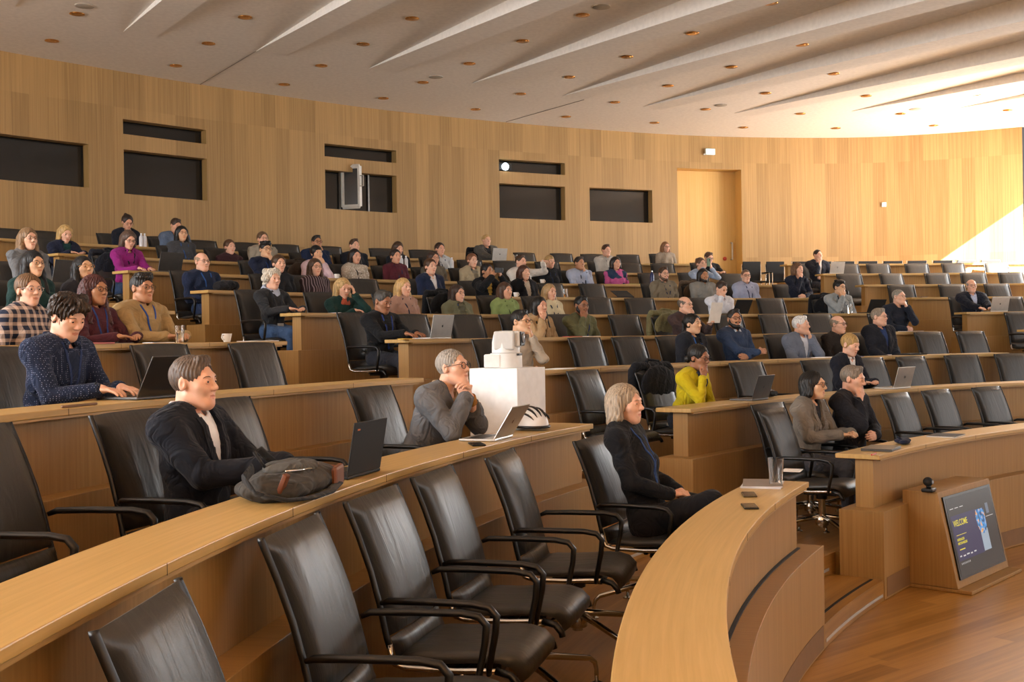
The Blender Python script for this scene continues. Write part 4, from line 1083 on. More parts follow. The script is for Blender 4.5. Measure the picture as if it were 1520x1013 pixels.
    if style in ('blazer', 'jacket'):
        # front opening: a V down to the button
        depth = .30 if style == 'blazer' else .46
        zt = neck[2] - .01
        for i in range(9):
            t = i / 8; zz = zt - depth * t; hw = (.060 if style == 'blazer' else .062) * (1 - t) + .004
            yy = neck[1] + (zz - neck[2]) * math.tan(la) if True else 0
            Ft.cap((-hw * .5, yy + .16, zz), (hw * .5, yy + .16, zz), max(hw * .75, .006) + .055 * (1 - t) * 0, None, .004, 's')
            Ft.apply(np.array([-hw - .03, yy - .0, zz - .04]), np.array([hw + .03, yy + .35, zz + .04]), lambda X, Y, Z, hw=hw, zz=zz, yy=yy: np.maximum(np.maximum(np.abs(X) - hw, np.abs(Z - zz) - .024), (yy + .04) - Y) + 0 * Z, .004, 's')
        neckcut(Ft, .068 * sc + .004)
        jk = net_object('jacket', Ft, topm, body)
        Fi = cgrid(); torso(Fi, -.008, sleeves=False)
        icol = inner or 'e8e6e2'
        if collar: 
            for s_ in (-1, 1): Fi.cap(neck + np.array([s_ * .064, -.02, .034]), neck + np.array([s_ * .026, .070, -.016]), .014, .013, .01)
            Fi.cap(neck + np.array([-.055, -.055, .040]), neck + np.array([.055, -.055, .040]), .014, None, .02)
        neckcut(Fi, (.052 if fem else .060) * sc + .003, .03)
        net_object('shirt', Fi, fabric(icol), body)
        if mid:                                            # lapels follow the edge of the opening
            for s_ in (-1, 1):
                pts = []
                for i in range(8):
                    t = i / 7; zz = zt - .01 - (depth * .92) * t; x = s_ * (.068 * (1 - t) + .012 + .018 * math.sin(PI * t)); y = Ft.front_y(x, zz)
                    if y is not None: pts.append(Vector((x, y + .004, zz)))
                if len(pts) > 3: ribbon(pts, .042, .005, 'lapel', topm, body)
    else:
        if style == 'sweater' and not collar: Ft.cap(neck + np.array([-.045, -.025, .012]), neck + np.array([.045, -.025, .012]), .026, None, .03)
        neckcut(Ft, (.053 if fem else .061) * sc + .002, .02 if not collar else .04)
        if inner and collar is None:
            pass
        net_object('shirt' if style == 'shirt' else 'sweater', Ft, topm, body)
        if inner or collar:                                          # shirt collar showing at the neck
            Fi = Field(*[np.arange(neck[i] - .12, neck[i] + .12, hh * 1.5, dtype=np.float32) for i in range(3)])
            for s_ in (-1, 1): Fi.cap(neck + np.array([s_ * .066, -.02, .036]), neck + np.array([s_ * .030, .074, -.014]), .013, .011, .008); Fi.cap(neck + np.array([s_ * .040, .066, .0]), neck + np.array([s_ * .052, .085, -.040]), .014, .009, .008)
            Fi.cap(neck + np.array([-.055, -.058, .040]), neck + np.array([.055, -.058, .040]), .014, None, .02)
            neckcut(Fi, (.052 if fem else .060) * sc, .01); net_object('collar', Fi, fabric(inner) if inner else topm, body)
    if scarf:
        Fi = Field(*[np.arange(neck[i] - .17, neck[i] + .17, hb * .8, dtype=np.float32) for i in range(3)])
        for i in range(12):
            a = 2 * PI * i / 12; b2 = 2 * PI * (i + 1) / 12
            for dz_, rr_, o_ in ((.0, .026, .082), (.03, .022, .074), (-.025, .022, .092)): Fi.cap(neck + np.array([math.sin(a) * o_, math.cos(a) * o_ - .005, dz_ - .03 * math.cos(a) * 1.1]), neck + np.array([math.sin(b2) * o_, math.cos(b2) * o_ - .005, dz_ - .03 * math.cos(b2) * 1.1]), rr_, None, .008)
        folds(Fi, .005); net_object('scarf', Fi, fabric(scarf), body)
    if lan:
        pts = []; drop = .36
        base = Ft
        for s_ in (-1, 1):
            pts = []
            for i in range(12):
                t = i / 11; zz = neck[2] - .005 - drop * t; x = s_ * (.062 * (1 - t) + .004); y = base.front_y(x, zz)
                if y is not None and (not pts or abs(y - pts[-1].y) < .09): pts.append(Vector((x, y + .003 + .002 * (s_ + 1), zz)))
            if len(pts) > 3: ribbon(pts, .016, .003, 'lanyard', fabric(lan), body)
        if badge and pts:
            q = MB(); b_ = pts[-1]; q.box((b_.x, b_.y + .012, b_.z - .055), (.085, .006, .11)); q.build('badge', M_PAPER, body)
    if watch:
        S, El, Wt, fd, back, curl = arms[1]; q = MB(); d_ = Vector(Wt - El).normalized()
        a_ = Vector((0, 0, 1)).cross(d_).normalized(); b_ = d_.cross(a_); c = Vector(Wt) - d_ * .012
        q.tube([c + a_ * math.cos(t) * .031 + b_ * math.sin(t) * .031 for t in [2 * PI * i / 14 for i in range(15)]], .008, 6, False, flat=1.0); q.build('wrist_band', fabric(watch), body, True)
    if cuff:
        for s_ in (-1, 1):
            S, El, Wt, fd, back, curl = arms[s_]; q = MB(); d_ = Vector(Wt - El).normalized(); q.tube([Vector(Wt) - d_ * .05, Vector(Wt) + d_ * .004], .039, 14); q.build('cuff', fabric(cuff), body, True, auto=40)
    # ---- trousers and shoes
    hl = .016 if not (near and legpose) else .008
    lp = legpose or {}
    kn = lp.get('knee', [(-.105, .43, .52), (.105, .43, .52)]); ft = lp.get('foot', [(-.11, .44, .09), (.11, .44, .09)])
    key = (legs, str(lp), round(hipz, 2), fem)
    if key not in TROUSER:
        allk = np.array(kn + ft); l0 = np.minimum(allk.min(0), [-.2, -.18, .05]) - .12; l1 = np.maximum(allk.max(0), [.2, .1, hipz + .1]) + .12
        Fl = Field(*[np.arange(l0[i], l1[i], hl, dtype=np.float32) for i in range(3)])
        Fl.cap((-.07, .01, hipz), (.07, .01, hipz), .105, None, .05)
        for s_, kk_, ff_ in ((-1, kn[0], ft[0]), (1, kn[1], ft[1])):
            Fl.cap((s_ * .085, .02, hipz - .005), kk_, .092, .066, .04); Fl.cap(kk_, ff_, .064, .047, .02)
        folds(Fl, .004); o = net_object('trousers', Fl, fabric(legs), body); TROUSER[key] = o.data
    else:
        o = bpy.data.objects.new('trousers', TROUSER[key]); COL.objects.link(o); o.parent = body
    for s_, ff_ in ((-1, ft[0]), (1, ft[1])):
        q = MB(); q.sphere((ff_[0], ff_[1] + .07, ff_[2] - .045), .05, 12, (.9, 2.4, .9)); q.build('shoe', plain('shoe_leather', (.09, .08, .08), .5), body, True)
    if chair:
        cpos = Vector((org.x, org.y, 0)) + Vector((fx, fy, 0)) * .05
        place_chair(k, blk, cpos, rz + random.uniform(-4, 4) * D2R, label)
    return body, dict(H=H, arms=arms, rz=rz, org=org, neck=neck)
HELD = {}
FAIR, LIGHT, OLIVE, ASIA, BROWN, TAN = 'deb096', 'd6a488', 'bd8c6b', 'd6ab88', '9a6c50', 'b58562'
NAVY, BLK, CHAR = '1a2236', '15161a', '2b2c30'
DK, BRN, LBR, BLD, GRY, BLKH, RED, AUB = '2e2119', '49321f', '6e5034', 'b8945c', '8e8a84', '17130f', '8a5638', '4a2320'
LEYE = (.25, .28, .30)
# --- front row
PW = person(0, 'L', 928, 600, 'woman in black cardigan with shoulder-length ash hair, sitting at the front row desk end', ('volbob', '9c8a74'), FAIR, BLK, 1, pose='clasp', yaw=-6, lean=-15, inner=None, lan='24457e', eye=LEYE, legs='16171c', rad=.96,
            legpose={'knee': [(-.12, .42, .60), (.05, .40, .68)], 'foot': [(-.08, .38, .10), (-.02, .50, .24)]})
person(0, 'M', 1207, 572, 'woman with black bob, round glasses and grey blazer, hands on the front desk', ('bob', BLKH), ASIA, '7b7369', 1, inner='26262a', style='blazer', pose='desk', yaw=4, lean=6, gl='round', legs='4a4a50', rad=.95)
person(0, 'M', 1266, 563, 'man in dark pinstripe suit with hand on chin beside the grey-blazered woman', ('short', '7b6d5e'), FAIR, '24252c', 0, inner='dfe3ec', style='blazer', collar=1, pose='chinR', yaw=8, pitch=-10, lean=2, legs='24252c', rad=.84)
# --- second row
person(1, 'L', 288, 568, 'man in black cardigan and white shirt seated behind the grey backpack', ('short', '5a4a3e'), FAIR, '161a24', 0, inner='e9e9ec', style='blazer', collar=1, pose='desk', yaw=-2, lean=-4, eye=LEYE, rad=.84, grey='4a3a2c')
GM = person(1, 'L', 672, 546, 'grey-haired man in grey suit leaning on folded hands, dark glasses', ('receding', '9a9288'), FAIR, '6a6b6e', 0, inner='c8ab86', style='blazer', collar=1, pose='chinboth', yaw=-4, pitch=6, lean=24, gl='round', rad=.58, cuff='a8702c')
person(1, 'M', 1037, 531, 'woman in bright yellow jacket, hand over mouth, black hair tied back', ('lowbun', BLKH), BROWN, 'cdb81e', 1, inner='1d2230', style='shirt', collar=1, pose='chinR', yaw=0, pitch=-10, lean=18, gl='dark', lan='1e2a44', rad=.62)
person(1, 'M', 1262, 512, 'smiling woman with short blond hair and white collar over dark jacket', ('pixie', 'b08d55'), FAIR, '1c1e28', 1, inner='ececec', style='blazer', collar=1, pose='desk', yaw=4, pitch=-16, lean=10)
# --- third row
person(2, 'L', 100, 470, 'young man in navy dotted shirt looking down, typing on a dark laptop', ('messy', '33261c'), FAIR, '1f2a44', 0, style='shirt', collar=1, pose='type', yaw=-12, pitch=-24, lean=14, pat='dots', c2='7f8aa8', rad=.58, lan='2a3c66', watch='121214')
person(2, 'M', 773, 478, 'man with glasses behind the white camera, hand at mouth, pale hoodie', ('short', BLKH), ASIA, 'b4a898', 0, pose='chinL', yaw=4, lean=4, gl='dark')
person(2, 'M', 1028, 481, 'young woman in dark jacket with black hair tied back, smiling to the side', ('tail', BLKH), ASIA, '23262e', 1, inner='1a1c22', style='jacket', pose='lap', yaw=10, lean=-4, lan='3a6ab0')
person(2, 'M', 1090, 474, 'bearded man in blue sweater with arms crossed and glasses', ('short', '1c1612'), OLIVE, '33435f', 0, inner='c8d2e0', pose='cross', yaw=-22, pitch=4, lean=-8, gl='dark', beard=('full', '1c1612'))
person(2, 'M', 1189, 483, 'white-haired man in blue-grey blazer resting chin on his hand', ('quiff', 'd8d6d2'), FAIR, '707888', 0, inner='d8e0ee', style='blazer', collar=1, pose='chinL', yaw=22, lean=2, lan='1c2434', grey='b8b4ae')
person(2, 'M', 1244, 482, 'balding man with long grey hair at the back, glasses and dark brown jacket', ('fringe', '8a7a68'), FAIR, '2b2420', 0, style='shirt', collar=1, pose='lap', yaw=14, gl='dark', beard=('short', '8a7a6c'))
person(2, 'M', 1305, 471, 'man in dark blazer over blue shirt with glasses and white name badge', ('short', '8c7d6c'), FAIR, '20222a', 0, inner='2c4272', style='blazer', collar=1, pose='lap', yaw=16, gl='thin', lan='1c2434', badge=True)
# --- fourth row
person(3, 'L', 43, 431, 'woman in plaid shirt with brown hair, yellow hair clip and clear glasses', ('tail', LBR), FAIR, '272c3e', 1, style='shirt', collar=1, pose='lap', yaw=-14, pat='plaid', c2='d8bfae', gl='clear', lean=0)
person(3, 'L', 141, 431, 'woman in maroon sweater with wavy dark red hair and glasses', ('longwavy', AUB), TAN, '4c2229', 1, pose='desk', yaw=-2, gl='dark', lan='2a3f78', lean=2)
person(3, 'L', 211, 428, 'young man in mustard beige sweater with dark hair and glasses', ('fluffy', '1e1814'), OLIVE, 'a88c60', 0, inner=None, pose='desk', yaw=-6, gl='thin', lan='2a4a90', beard=('short', '3a2c22'), lean=-2)
person(3, 'M', 568, 448, 'grey-haired man in black fleece jacket typing on a silver laptop', ('short', '3c3833'), BROWN, '17181b', 0, style='shirt', collar=1, pose='type', yaw=-2, pitch=-16, lan='28438a', lean=2, rad=.72)
person(3, 'M', 801, 455, 'woman with long black hair and tan jacket, hand on mouth', ('long', BLKH), LIGHT, 'b99a72', 1, inner='d8cfc4', style='jacket', pose='chinR', yaw=-4, lean=8, lan='26386a')
person(3, 'M', 863, 454, 'man in olive green hoodie with black beard and red wristband', ('short', '15110e'), BROWN, '6b6c4e', 0, inner=None, pose='chinR', yaw=-8, pitch=-4, lean=4, gl='thin', beard=('full', '15110e'), lan='26386a', watch='b82830')
HELD['reader'] = person(3, 'M', 1017, 453, 'bald man in brown shirt with glasses, reading white papers', ('fringe', '6a5a4c'), FAIR, '4a3a38', 0, style='shirt', collar=1, pose='paper', yaw=14, lean=2, gl='thin')[1]
person(3, 'M', 1334, 441, 'man with cropped grey hair in dark navy sweater, hand over mouth', ('buzz', '8a8478'), FAIR, '1d222e', 0, pose='chinL', yaw=18, lean=4, gl='thin')
# --- fifth row
person(4, 'L', 50, 392, 'woman with long straight black hair, glasses and dark green top, mouth open', ('long', '141214'), ASIA, '1f3a38', 1, pose='lap', yaw=-6, gl='thin', lean=0)
person(4, 'L', 124, 399, 'woman with long black hair and gold-rimmed glasses looking up', ('long', '141214'), ASIA, '2a2a30', 1, pose='lap', yaw=-10, pitch=8, gl='gold')
person(4, 'M', 404, 415, 'woman with curly white-grey hair, pale scarf and dark cardigan', ('curly', 'cfc6b6'), FAIR, '2a2b2e', 1, inner='3a3a40', style='sweater', pose='desk', yaw=-6, scarf='a9b2c4', lan='30343c', lean=-4, badge=True, legs='3c5478')
person(4, 'M', 509, 428, 'blond woman in dark teal jacket and orange scarf shading her brow', ('longbob', 'c0a06c'), FAIR, '1c3834', 1, pose='browL', yaw=-10, pitch=-12, lean=6, scarf='b0553c')
person(4, 'M', 599, 427, 'woman with very long blond hair and dusty pink shirt', ('verylong', 'c4a068'), FAIR, 'b08c7c', 1, style='shirt', collar=1, pose='lap', yaw=0, lan='222a44')
person(4, 'M', 679, 436, 'woman with long dark brown hair in olive green jacket and glasses', ('long', '37261d'), FAIR, '71725a', 1, inner='6a6a58', style='jacket', pose='lap', yaw=4, gl='thin', lan='2a4a80')
person(4, 'M', 750, 432, 'woman with long brown hair in light green top', ('long', '4c3425'), LIGHT, '8fa468', 1, pose='lap', yaw=4, lan='30442c')
person(4, 'M', 816, 434, 'woman with long blond hair in cream cardigan', ('verylong', 'ad8d62'), FAIR, 'd8cba8', 1, pose='lap', yaw=0, lan='22304c')
person(4, 'M', 1071, 429, 'man in navy vest and white shirt covering his face with one hand', ('short', '3a2a20'), FAIR, 'dfe2ea', 0, style='shirt', collar=1, pose='browR', yaw=-2, pitch=-20, lean=12)
person(4, 'M', 1246, 427, 'man with black hair and glasses in light grey sweater, hand on chin', ('fluffy', '15120f'), ASIA, '969c9e', 0, pose='chinR', yaw=14, lean=4, gl='thin', lan='23283a')
person(4, 'F', 1442, 425, 'balding man in navy blazer and blue shirt behind a silver laptop, far right', ('fringe', 'a09890'), FAIR, '1c202c', 0, inner='b8c4e2', style='blazer', collar=1, pose='type', yaw=-6, gl='thin', lan='20242e', rad=.72, turn=-8)
# --- sixth row
person(5, 'L', 42, 355, 'woman in grey sweater with long light brown hair and glasses', ('long', '85684a'), FAIR, '6f7174', 1, pose='lap', yaw=-6, gl='thin', lan='2c4470', inner=None)
person(5, 'M', 300, 389, 'bald man in navy shirt with glasses, hands in his lap', ('fringe', 'a08468'), FAIR, '1d2740', 0, style='shirt', collar=1, pose='lap', yaw=-4, gl='thin', lan='2f5a9c', legs='22304c', lean=-8)
person(5, 'M', 414, 392, 'woman with brown hair tied back seated behind the curly-haired woman', ('tail', BRN), FAIR, '1b1c20', 1, pose='lap', yaw=-10)
person(5, 'M', 468, 397, 'woman with long brown hair, glasses and dark striped blouse', ('long', '46301f'), FAIR, '35272a', 1, style='shirt', pose='lap', yaw=-12, gl='thin', pat='stripe', c2='8a7a80')
person(5, 'M', 639, 396, 'woman in navy blazer and white shirt, brown hair tied back, smiling', ('lowbun', BRN), FAIR, '1e2740', 1, inner='e4e4e8', style='blazer', collar=1, pose='lap', yaw=-4, lan='2a3350')
HELD['phone_yellow'] = person(5, 'M', 723, 403, 'woman in black cardigan and yellow top photographing with a dark phone', ('tail', '1c1614'), OLIVE, '17181b', 1, inner='c9a24a', style='jacket', pose='phone', yaw=6, lean=4)[1]
person(5, 'M', 778, 405, 'woman with long auburn hair in black cardigan and cream top', ('verylong', '4a2c20'), FAIR, '1a1a1e', 1, inner='c6b8a4', style='jacket', pose='lap', yaw=2, lan='1c2030')
person(5, 'M', 985, 407, 'bearded man in khaki polo shirt with glasses', ('short', BRN), FAIR, '7a705e', 0, style='shirt', collar=1, short=True, pose='lap', yaw=-4, gl='thin', beard=('full', '5a4030'), lan='1f2d48')
person(5, 'M', 1044, 409, 'man with long dark hair, beard and grey shirt', ('longbob', '221a16'), TAN, '86847e', 0, inner='9a9890', style='shirt', collar=1, pose='lap', yaw=-8, beard=('full', '261c16'))
person(5, 'M', 1107, 410, 'man with cropped hair, glasses and lilac striped shirt', ('buzz', '6a5244'), FAIR, '9aa0b8', 0, style='shirt', collar=1, pose='lap', yaw=-16, gl='dark', lan='1d2744', beard=('short', '6a5040'))
person(5, 'M', 1184, 400, 'woman in navy jacket with brown bob and hairband, fingers on lips', ('curlybob', '6a4c34'), FAIR, '1d2130', 1, pose='chinR', yaw=14, lean=2)
# --- seventh row
person(6, 'M', 191, 356, 'woman in magenta shirt with short grey-brown hair and glasses, typing', ('bob', '5a463a'), FAIR, '8a2474', 1, style='shirt', collar=1, pose='type', yaw=-8, pitch=-18, lean=8, gl='dark', lan='241d2c', rad=.72, legs='2c3e5c')
person(6, 'M', 394, 371, 'man with black hair and glasses in navy sweater, hand at chin', ('fluffy', '14110f'), ASIA, '1c2338', 0, pose='chinL', yaw=-6, gl='dark', lan='2c4478')
person(6, 'M', 470, 376, 'woman in pale pink shirt with black fringe, cheek on her hand', ('bangs', '151214'), ASIA, 'd8bcc2', 1, style='shirt', pose='chinL', yaw=-6, tilt=6, lean=10)
person(6, 'M', 527, 381, 'woman in white knitted sweater with long dark hair', ('long', '241a17'), LIGHT, 'b4a898', 1, pose='lap', yaw=-2, pat='knit', c2='d8d0c4', lan='23262e')
person(6, 'M', 587, 381, 'woman in dark red sweater with dark hair tied back', ('tail', '2c1f1a'), LIGHT, '55222c', 1, pose='lap', yaw=-4, lan='23304c')
person(6, 'M', 644, 384, 'woman with long curly brown hair and glasses behind the navy blazer', ('longwavy', '3d2b22'), LIGHT, '5e5648', 1, pose='lap', yaw=-6, gl='thin')
person(6, 'M', 701, 387, 'woman in beige jacket with reddish hair tied back', ('knot', '7c5238'), FAIR, 'a89a7e', 1, inner='8d8472', style='jacket', pose='lap', yaw=-4, lan='23344c')
person(6, 'M', 773, 389, 'man with face half hidden, stretching one arm in a white shirt', ('short', BRN), FAIR, 'd6cfc6', 0, style='shirt', pose='stretch', yaw=10)
person(6, 'M', 816, 389, 'person with short blond hair in black sweater by a white cup', ('pixie', 'ae8a58'), FAIR, '16171b', 1, pose='lap', yaw=-2, lan='24304c')
person(6, 'M', 860, 391, 'man in light vest and blue shirt with dark beard, fist on mouth', ('short', '241a14'), OLIVE, 'a9b2c8', 0, style='shirt', collar=1, pose='chinL', yaw=4, beard=('short', '2c2019'), lan='1f2636')
person(6, 'M', 914, 391, 'woman in colourful patterned dress with short dark hair', ('bob', '2a201b'), LIGHT, '2c3c58', 1, short=True, style='shirt', pose='lap', yaw=-4, pat='patch', c2='b8568a')
HELD['phone_blue'] = person(6, 'M', 1040, 392, 'woman in light blue shirt holding a green phone before her face', ('knot', '6b4a36'), FAIR, 'a4b4cc', 1, style='shirt', collar=1, pose='phone', yaw=8, lean=2)[1]
# --- eighth row
person(7, 'M', 97, 347, 'woman in navy blazer with blond hair pinned up, looking down', ('bob', 'c09e66'), FAIR, '1b2136', 1, inner='1f4444', style='blazer', pose='desk', yaw=-8, pitch=-16, lean=8, rad=.7)
person(7, 'M', 270, 347, 'woman in dark grey sweater with long black hair and glasses', ('verylong', '121113'), ASIA, '43454a', 1, pose='lap', yaw=-10, gl='thin', lan='2f5690')
person(7, 'M', 341, 367, 'smiling woman with brown hair tied back in maroon top, sitting low', ('tail', '5a3e2a'), FAIR, '3c2226', 1, pose='lap', yaw=0)
person(7, 'M', 390, 355, 'man with brown hair tied back, glasses and beige shirt', ('knot', '6b5138'), FAIR, '9d9484', 0, style='shirt', collar=1, pose='lap', yaw=-6, gl='thin')
person(7, 'M', 470, 360, 'man with black hair and glasses in navy sweater, leaning on his hand', ('short', '1a1512'), TAN, '1b2742', 0, pose='chinL', yaw=-6, lean=6, gl='dark', beard=('short', '241c16'))
person(7, 'M', 526, 365, 'man with short brown hair in black jacket behind the white sweater', ('short', BRN), FAIR, '1a1d26', 0, style='shirt', pose='lap', yaw=-2)
person(7, 'M', 591, 369, 'woman with long brown hair looking down behind the dark red sweater', ('long', BRN), FAIR, '1c1d22', 1, pose='lap', yaw=-2, pitch=-16)
person(7, 'M', 653, 370, 'woman in pale denim shirt with dark hair tied back', ('tail', '33241c'), LIGHT, 'b2b6b8', 1, style='shirt', collar=1, pose='lap', yaw=0, lan='22304c')
person(7, 'M', 900, 372, 'man in light grey shirt with short brown hair, sitting upright', ('short', '4a3020'), FAIR, 'b4b0a8', 0, style='shirt', collar=1, pose='lap', yaw=2, lan='23304c')
person(7, 'M', 1052, 383, 'man in black leather jacket with glasses, looking down', ('short', '5c4330'), FAIR, '18191b', 0, style='shirt', collar=1, pose='desk', yaw=6, pitch=-16, gl='dark')
person(7, 'F', 1214, 379, 'man in dark suit and white shirt, hand on mouth, behind a silver laptop', ('receding', '2c1f18'), FAIR, '20222c', 0, inner='e2e4ea', style='blazer', collar=1, pose='chinR', yaw=12, lean=0, rad=.9)
# --- back row
person(8, 'M', 189, 330, 'woman in black blazer with dark hair pinned up, writing head down', ('knot', '2b1e18'), LIGHT, '1a1d28', 1, inner='d8d8dc', style='blazer', pose='desk', yaw=-6, pitch=-24, lean=10, gl='thin', rad=.7)
person(8, 'M', 261, 335, 'man in grey-blue jacket with brown hair, head bowed, back row', ('short', '3e2b1f'), LIGHT, '5f6d84', 0, inner='1f2940', style='blazer', pose='desk', yaw=2, pitch=-20, lean=10, rad=.7)
person(8, 'M', 722, 357, 'person with blond quiff in grey blazer behind a silver laptop, back row', ('fringe2', 'caa56c'), FAIR, '5a5650', 0, inner='2c2c30', style='blazer', pose='type', yaw=2, rad=.85)
person(8, 'M', 988, 367, 'woman with long reddish hair, glasses and beige shirt, back row', ('long', '8a6242'), FAIR, '9d9080', 1, style='shirt', short=True, pose='lap', yaw=2, gl='dark')
for (blk, k), L in EMPTY.items():
    for e in L:
        P = spot(k, e[0], e[2] if len(e) > 2 else 1.42); th = theta(P); rz = face_rot(th) + (e[1] + random.uniform(-5, 5)) * D2R
        B = Vector((math.sin(rz) * .40, -math.cos(rz) * .40, 0))      # backrest top lies behind the chair's origin
        Q = P - B
        if len(e) > 2 and e[2] < 1.1: Q = polar(11.55, 141.2 * D2R); rz = face_rot(theta(Q)) + .06
        if any(c[0] == k and c[1] == blk and (c[3].location.xy - Q.xy).length < .46 for c in CHAIRS): continue
        place_chair(k, blk, Q, rz)
#@@LABELS
# ------------------------------------------------------------------ say which chair is which
BL = {'L': 'left', 'M': 'middle', 'F': 'right'}
rows = {}
for e in CHAIRS: rows.setdefault((e[0], e[1]), []).append(e)
import sys as _s
for (k, blk), L in rows.items():
    L.sort(key=lambda e: -e[2]); n = len(L)
    for j, e in enumerate(L):
        if j and abs(L[j-1][2]-e[2])*(RR[k]+1) < .56: print('CLOSE', k, blk, j, round(abs(L[j-1][2]-e[2])*(RR[k]+1),2), 'px', [round(760+F*(q[3].location.x)/q[3].location.y) for q in (L[j-1], e)], [bool(q[4]) for q in (L[j-1],e)])
        row = ROWN[k] + ' row'
        if blk == 'L': place = f'{ORD[n - j]} from the aisle in the left block, {row}'
        else: place = f'{ORD[j + 1]} from left in the {BL[blk]} block, {row}'
        tag(e[3], f"{'occupied' if e[4] else 'empty'} black leather chair, {place}", 'chair', 'black leather conference chairs')
#@@ITEMS
# ------------------------------------------------------------------ things on the desks
def desk_at(k, px, depth=.15, y0=480):
    y = y0
    for _ in range(4):
        P = on_r(px, y, RR[k] + depth); y = 506.5 - F * (TOP[k] - ZO) / P.y + (px - 760) * ROLL
    return Vector((P.x, P.y, TOP[k])), theta(P)
def logo_mesh(kind, parent, mat, loc, rot):
    q = MB()
    if kind == 'apple':
        pts = []
        for i in range(26):
            a = 2 * PI * i / 26; r = .0125 * (1 + .06 * math.cos(2 * a)); x, z = r * math.cos(a), r * math.sin(a) * 1.05
            if abs(a) < .62 or abs(a - 2 * PI) < .62: x -= .0052 * math.cos(a * 2.2 if a < PI else (a - 2 * PI) * 2.2)
            if abs(a - PI / 2) < .3: z -= .0025
            pts.append((x, z))
        n = len(pts); q.add([(x, 0, z) for x, z in pts] + [(x, -.0006, z) for x, z in pts], [tuple(range(n)), tuple(range(2 * n - 1, n - 1, -1))])
        q.add([(0, 0, .0145), (.003, 0, .021), (.007, 0, .0215), (.004, 0, .0155), (0, -.0006, .0145), (.003, -.0006, .021), (.007, -.0006, .0215), (.004, -.0006, .0155)], [(0, 1, 2, 3), (7, 6, 5, 4)])
    elif kind == 'hp':
        q.tube([(.016 * math.cos(2 * PI * i / 20), 0, .016 * math.sin(2 * PI * i / 20)) for i in range(21)], .0012, 4, False)
        for a, b in (((-.008, -.006), (-.002, .013)), ((-.0055, .002), (-.001, .004)), ((-.001, .004), (-.003, -.006)), ((.002, -.012), (.007, .005)), ((.007, .005), (.011, .004)), ((.011, .004), (.009, -.006)), ((.009, -.006), (.004, -.006))): q.tube([(a[0], 0, a[1]), (b[0], 0, b[1])], .0013, 4)
    elif kind == 'bar':
        for i in range(6): q.box((-.012 + .0045 * i, 0, 0), (.003, .001, .006 if i % 2 else .008))
    o = q.build('logo', mat, parent); o.location = loc; o.rotation_euler = rot; return o
def laptop(k, px, label, mat, logo=None, lm=None, w=.34, d=.235, ang=112, turn=0, depth=.17, usr=1):
    P, th = desk_at(k, px, depth); rz = face_rot(th) + PI + turn * D2R          # local -Y is the lid's back towards the stage
    t = empty('laptop', (P.x, P.y, P.z + .001), rz); tag(t, label, 'laptop', 'laptops on the desks')
    q = MB(); q.box((0, 0, .008), (w, d, .014)); b_ = q.build('base', mat, t, bevel=.004)
    q = MB(); q.box((0, .022, .0158), (w * .86, d * .46, .001)); q.build('keyboard', M_BLACK, b_)
    q = MB(); q.box((0, d * .32, .0155), (w * .36, d * .3, .0008)); q.build('trackpad', mat, b_)
    R = Matrix.Rotation(-(ang - 90) * D2R * -1, 3, 'X'); h = d * .97
    lid = empty('lid', (0, 0, 0)); bpy.data.objects.remove(lid)
    a = (ang - 90) * D2R; dirv = Vector((0, -math.sin(a), math.cos(a))); nrm = Vector((0, -math.cos(a), -math.sin(a)))
    c = Vector((0, -d / 2 + .004, .016)) + dirv * h / 2
    R = Matrix((Vector((1, 0, 0)), -nrm, dirv)).transposed()
    q = MB(); q.box((0, 0, 0), (w, .007, h)); ld = q.build('lid', mat, t, bevel=.003); ld.location = c; ld.rotation_euler = R.to_euler()
    q = MB(); q.box((0, .0037, .003), (w * .95, .0006, h * .9)); q.build('screen', plain('dark_screen', (.07, .08, .10), .15), ld)
    if logo: logo_mesh(logo, ld, lm or M_BLACK, (0 if logo != 'bar' else -w * .36, -.0042, 0 if logo != 'bar' else h * .36), (0, PI if False else 0, 0))
    return t
laptop(2, 213, 'open dark grey laptop under the hands of the man in dotted shirt', M_GREYAL, 'apple', M_BLACK, .36, .25, 118, -6)
laptop(1, 505, 'black laptop standing wide open behind the grey backpack', M_RUB, 'bar', plain('laptop_badge', (.75, .45, .3), .5), .34, .24, 100, -2, .20)
laptop(1, 722, 'silver laptop in front of the man in grey suit', M_SILVER, 'apple', plain('copper_logo', (.35, .12, .06), .4), .32, .225, 122, 4, .17)
laptop(1, 1112, 'grey laptop beside the woman in yellow jacket', M_GREYAL, 'apple', M_BLACK, .33, .23, 108, 4)
laptop(1, 1325, 'silver laptop in front of the smiling short-haired woman', M_SILVER, 'hp', M_GREYAL, .33, .23, 106, 4)
laptop(3, 641, 'silver laptop of the man in black fleece', M_SILVER, 'apple', M_BLACK, .34, .24, 102, 4)
laptop(6, 243, 'dark laptop in front of the woman in magenta shirt', M_GREYAL, None, None, .36, .25, 105, 4)
laptop(5, 85, 'dark laptop open in front of the woman in grey sweater', M_GREYAL, None, None, .34, .25, 104, 4)
laptop(8, 736, 'silver laptop in front of the person with blond quiff', M_SILVER, 'apple', M_BLACK, .34, .24, 102, 6)
laptop(7, 1237, 'silver laptop in front of the man in dark suit, hand on mouth', M_SILVER, 'hp', M_GREYAL, .34, .24, 104, 6)
laptop(4, 1476, 'silver laptop of the balding man in navy blazer, far right', M_SILVER, 'apple', M_BLACK, .34, .24, 104, 4)
laptop(4, 1091, 'black laptop in front of the man covering his face', M_RUB, None, None, .33, .23, 118, 6)
laptop(4, 1291, 'black laptop right of the man in light grey sweater', M_RUB, None, None, .33, .23, 116, 6)
laptop(5, 923, 'flat black laptop lying nearly closed on an empty sixth row desk', M_RUB, None, None, .33, .23, 28, 0)
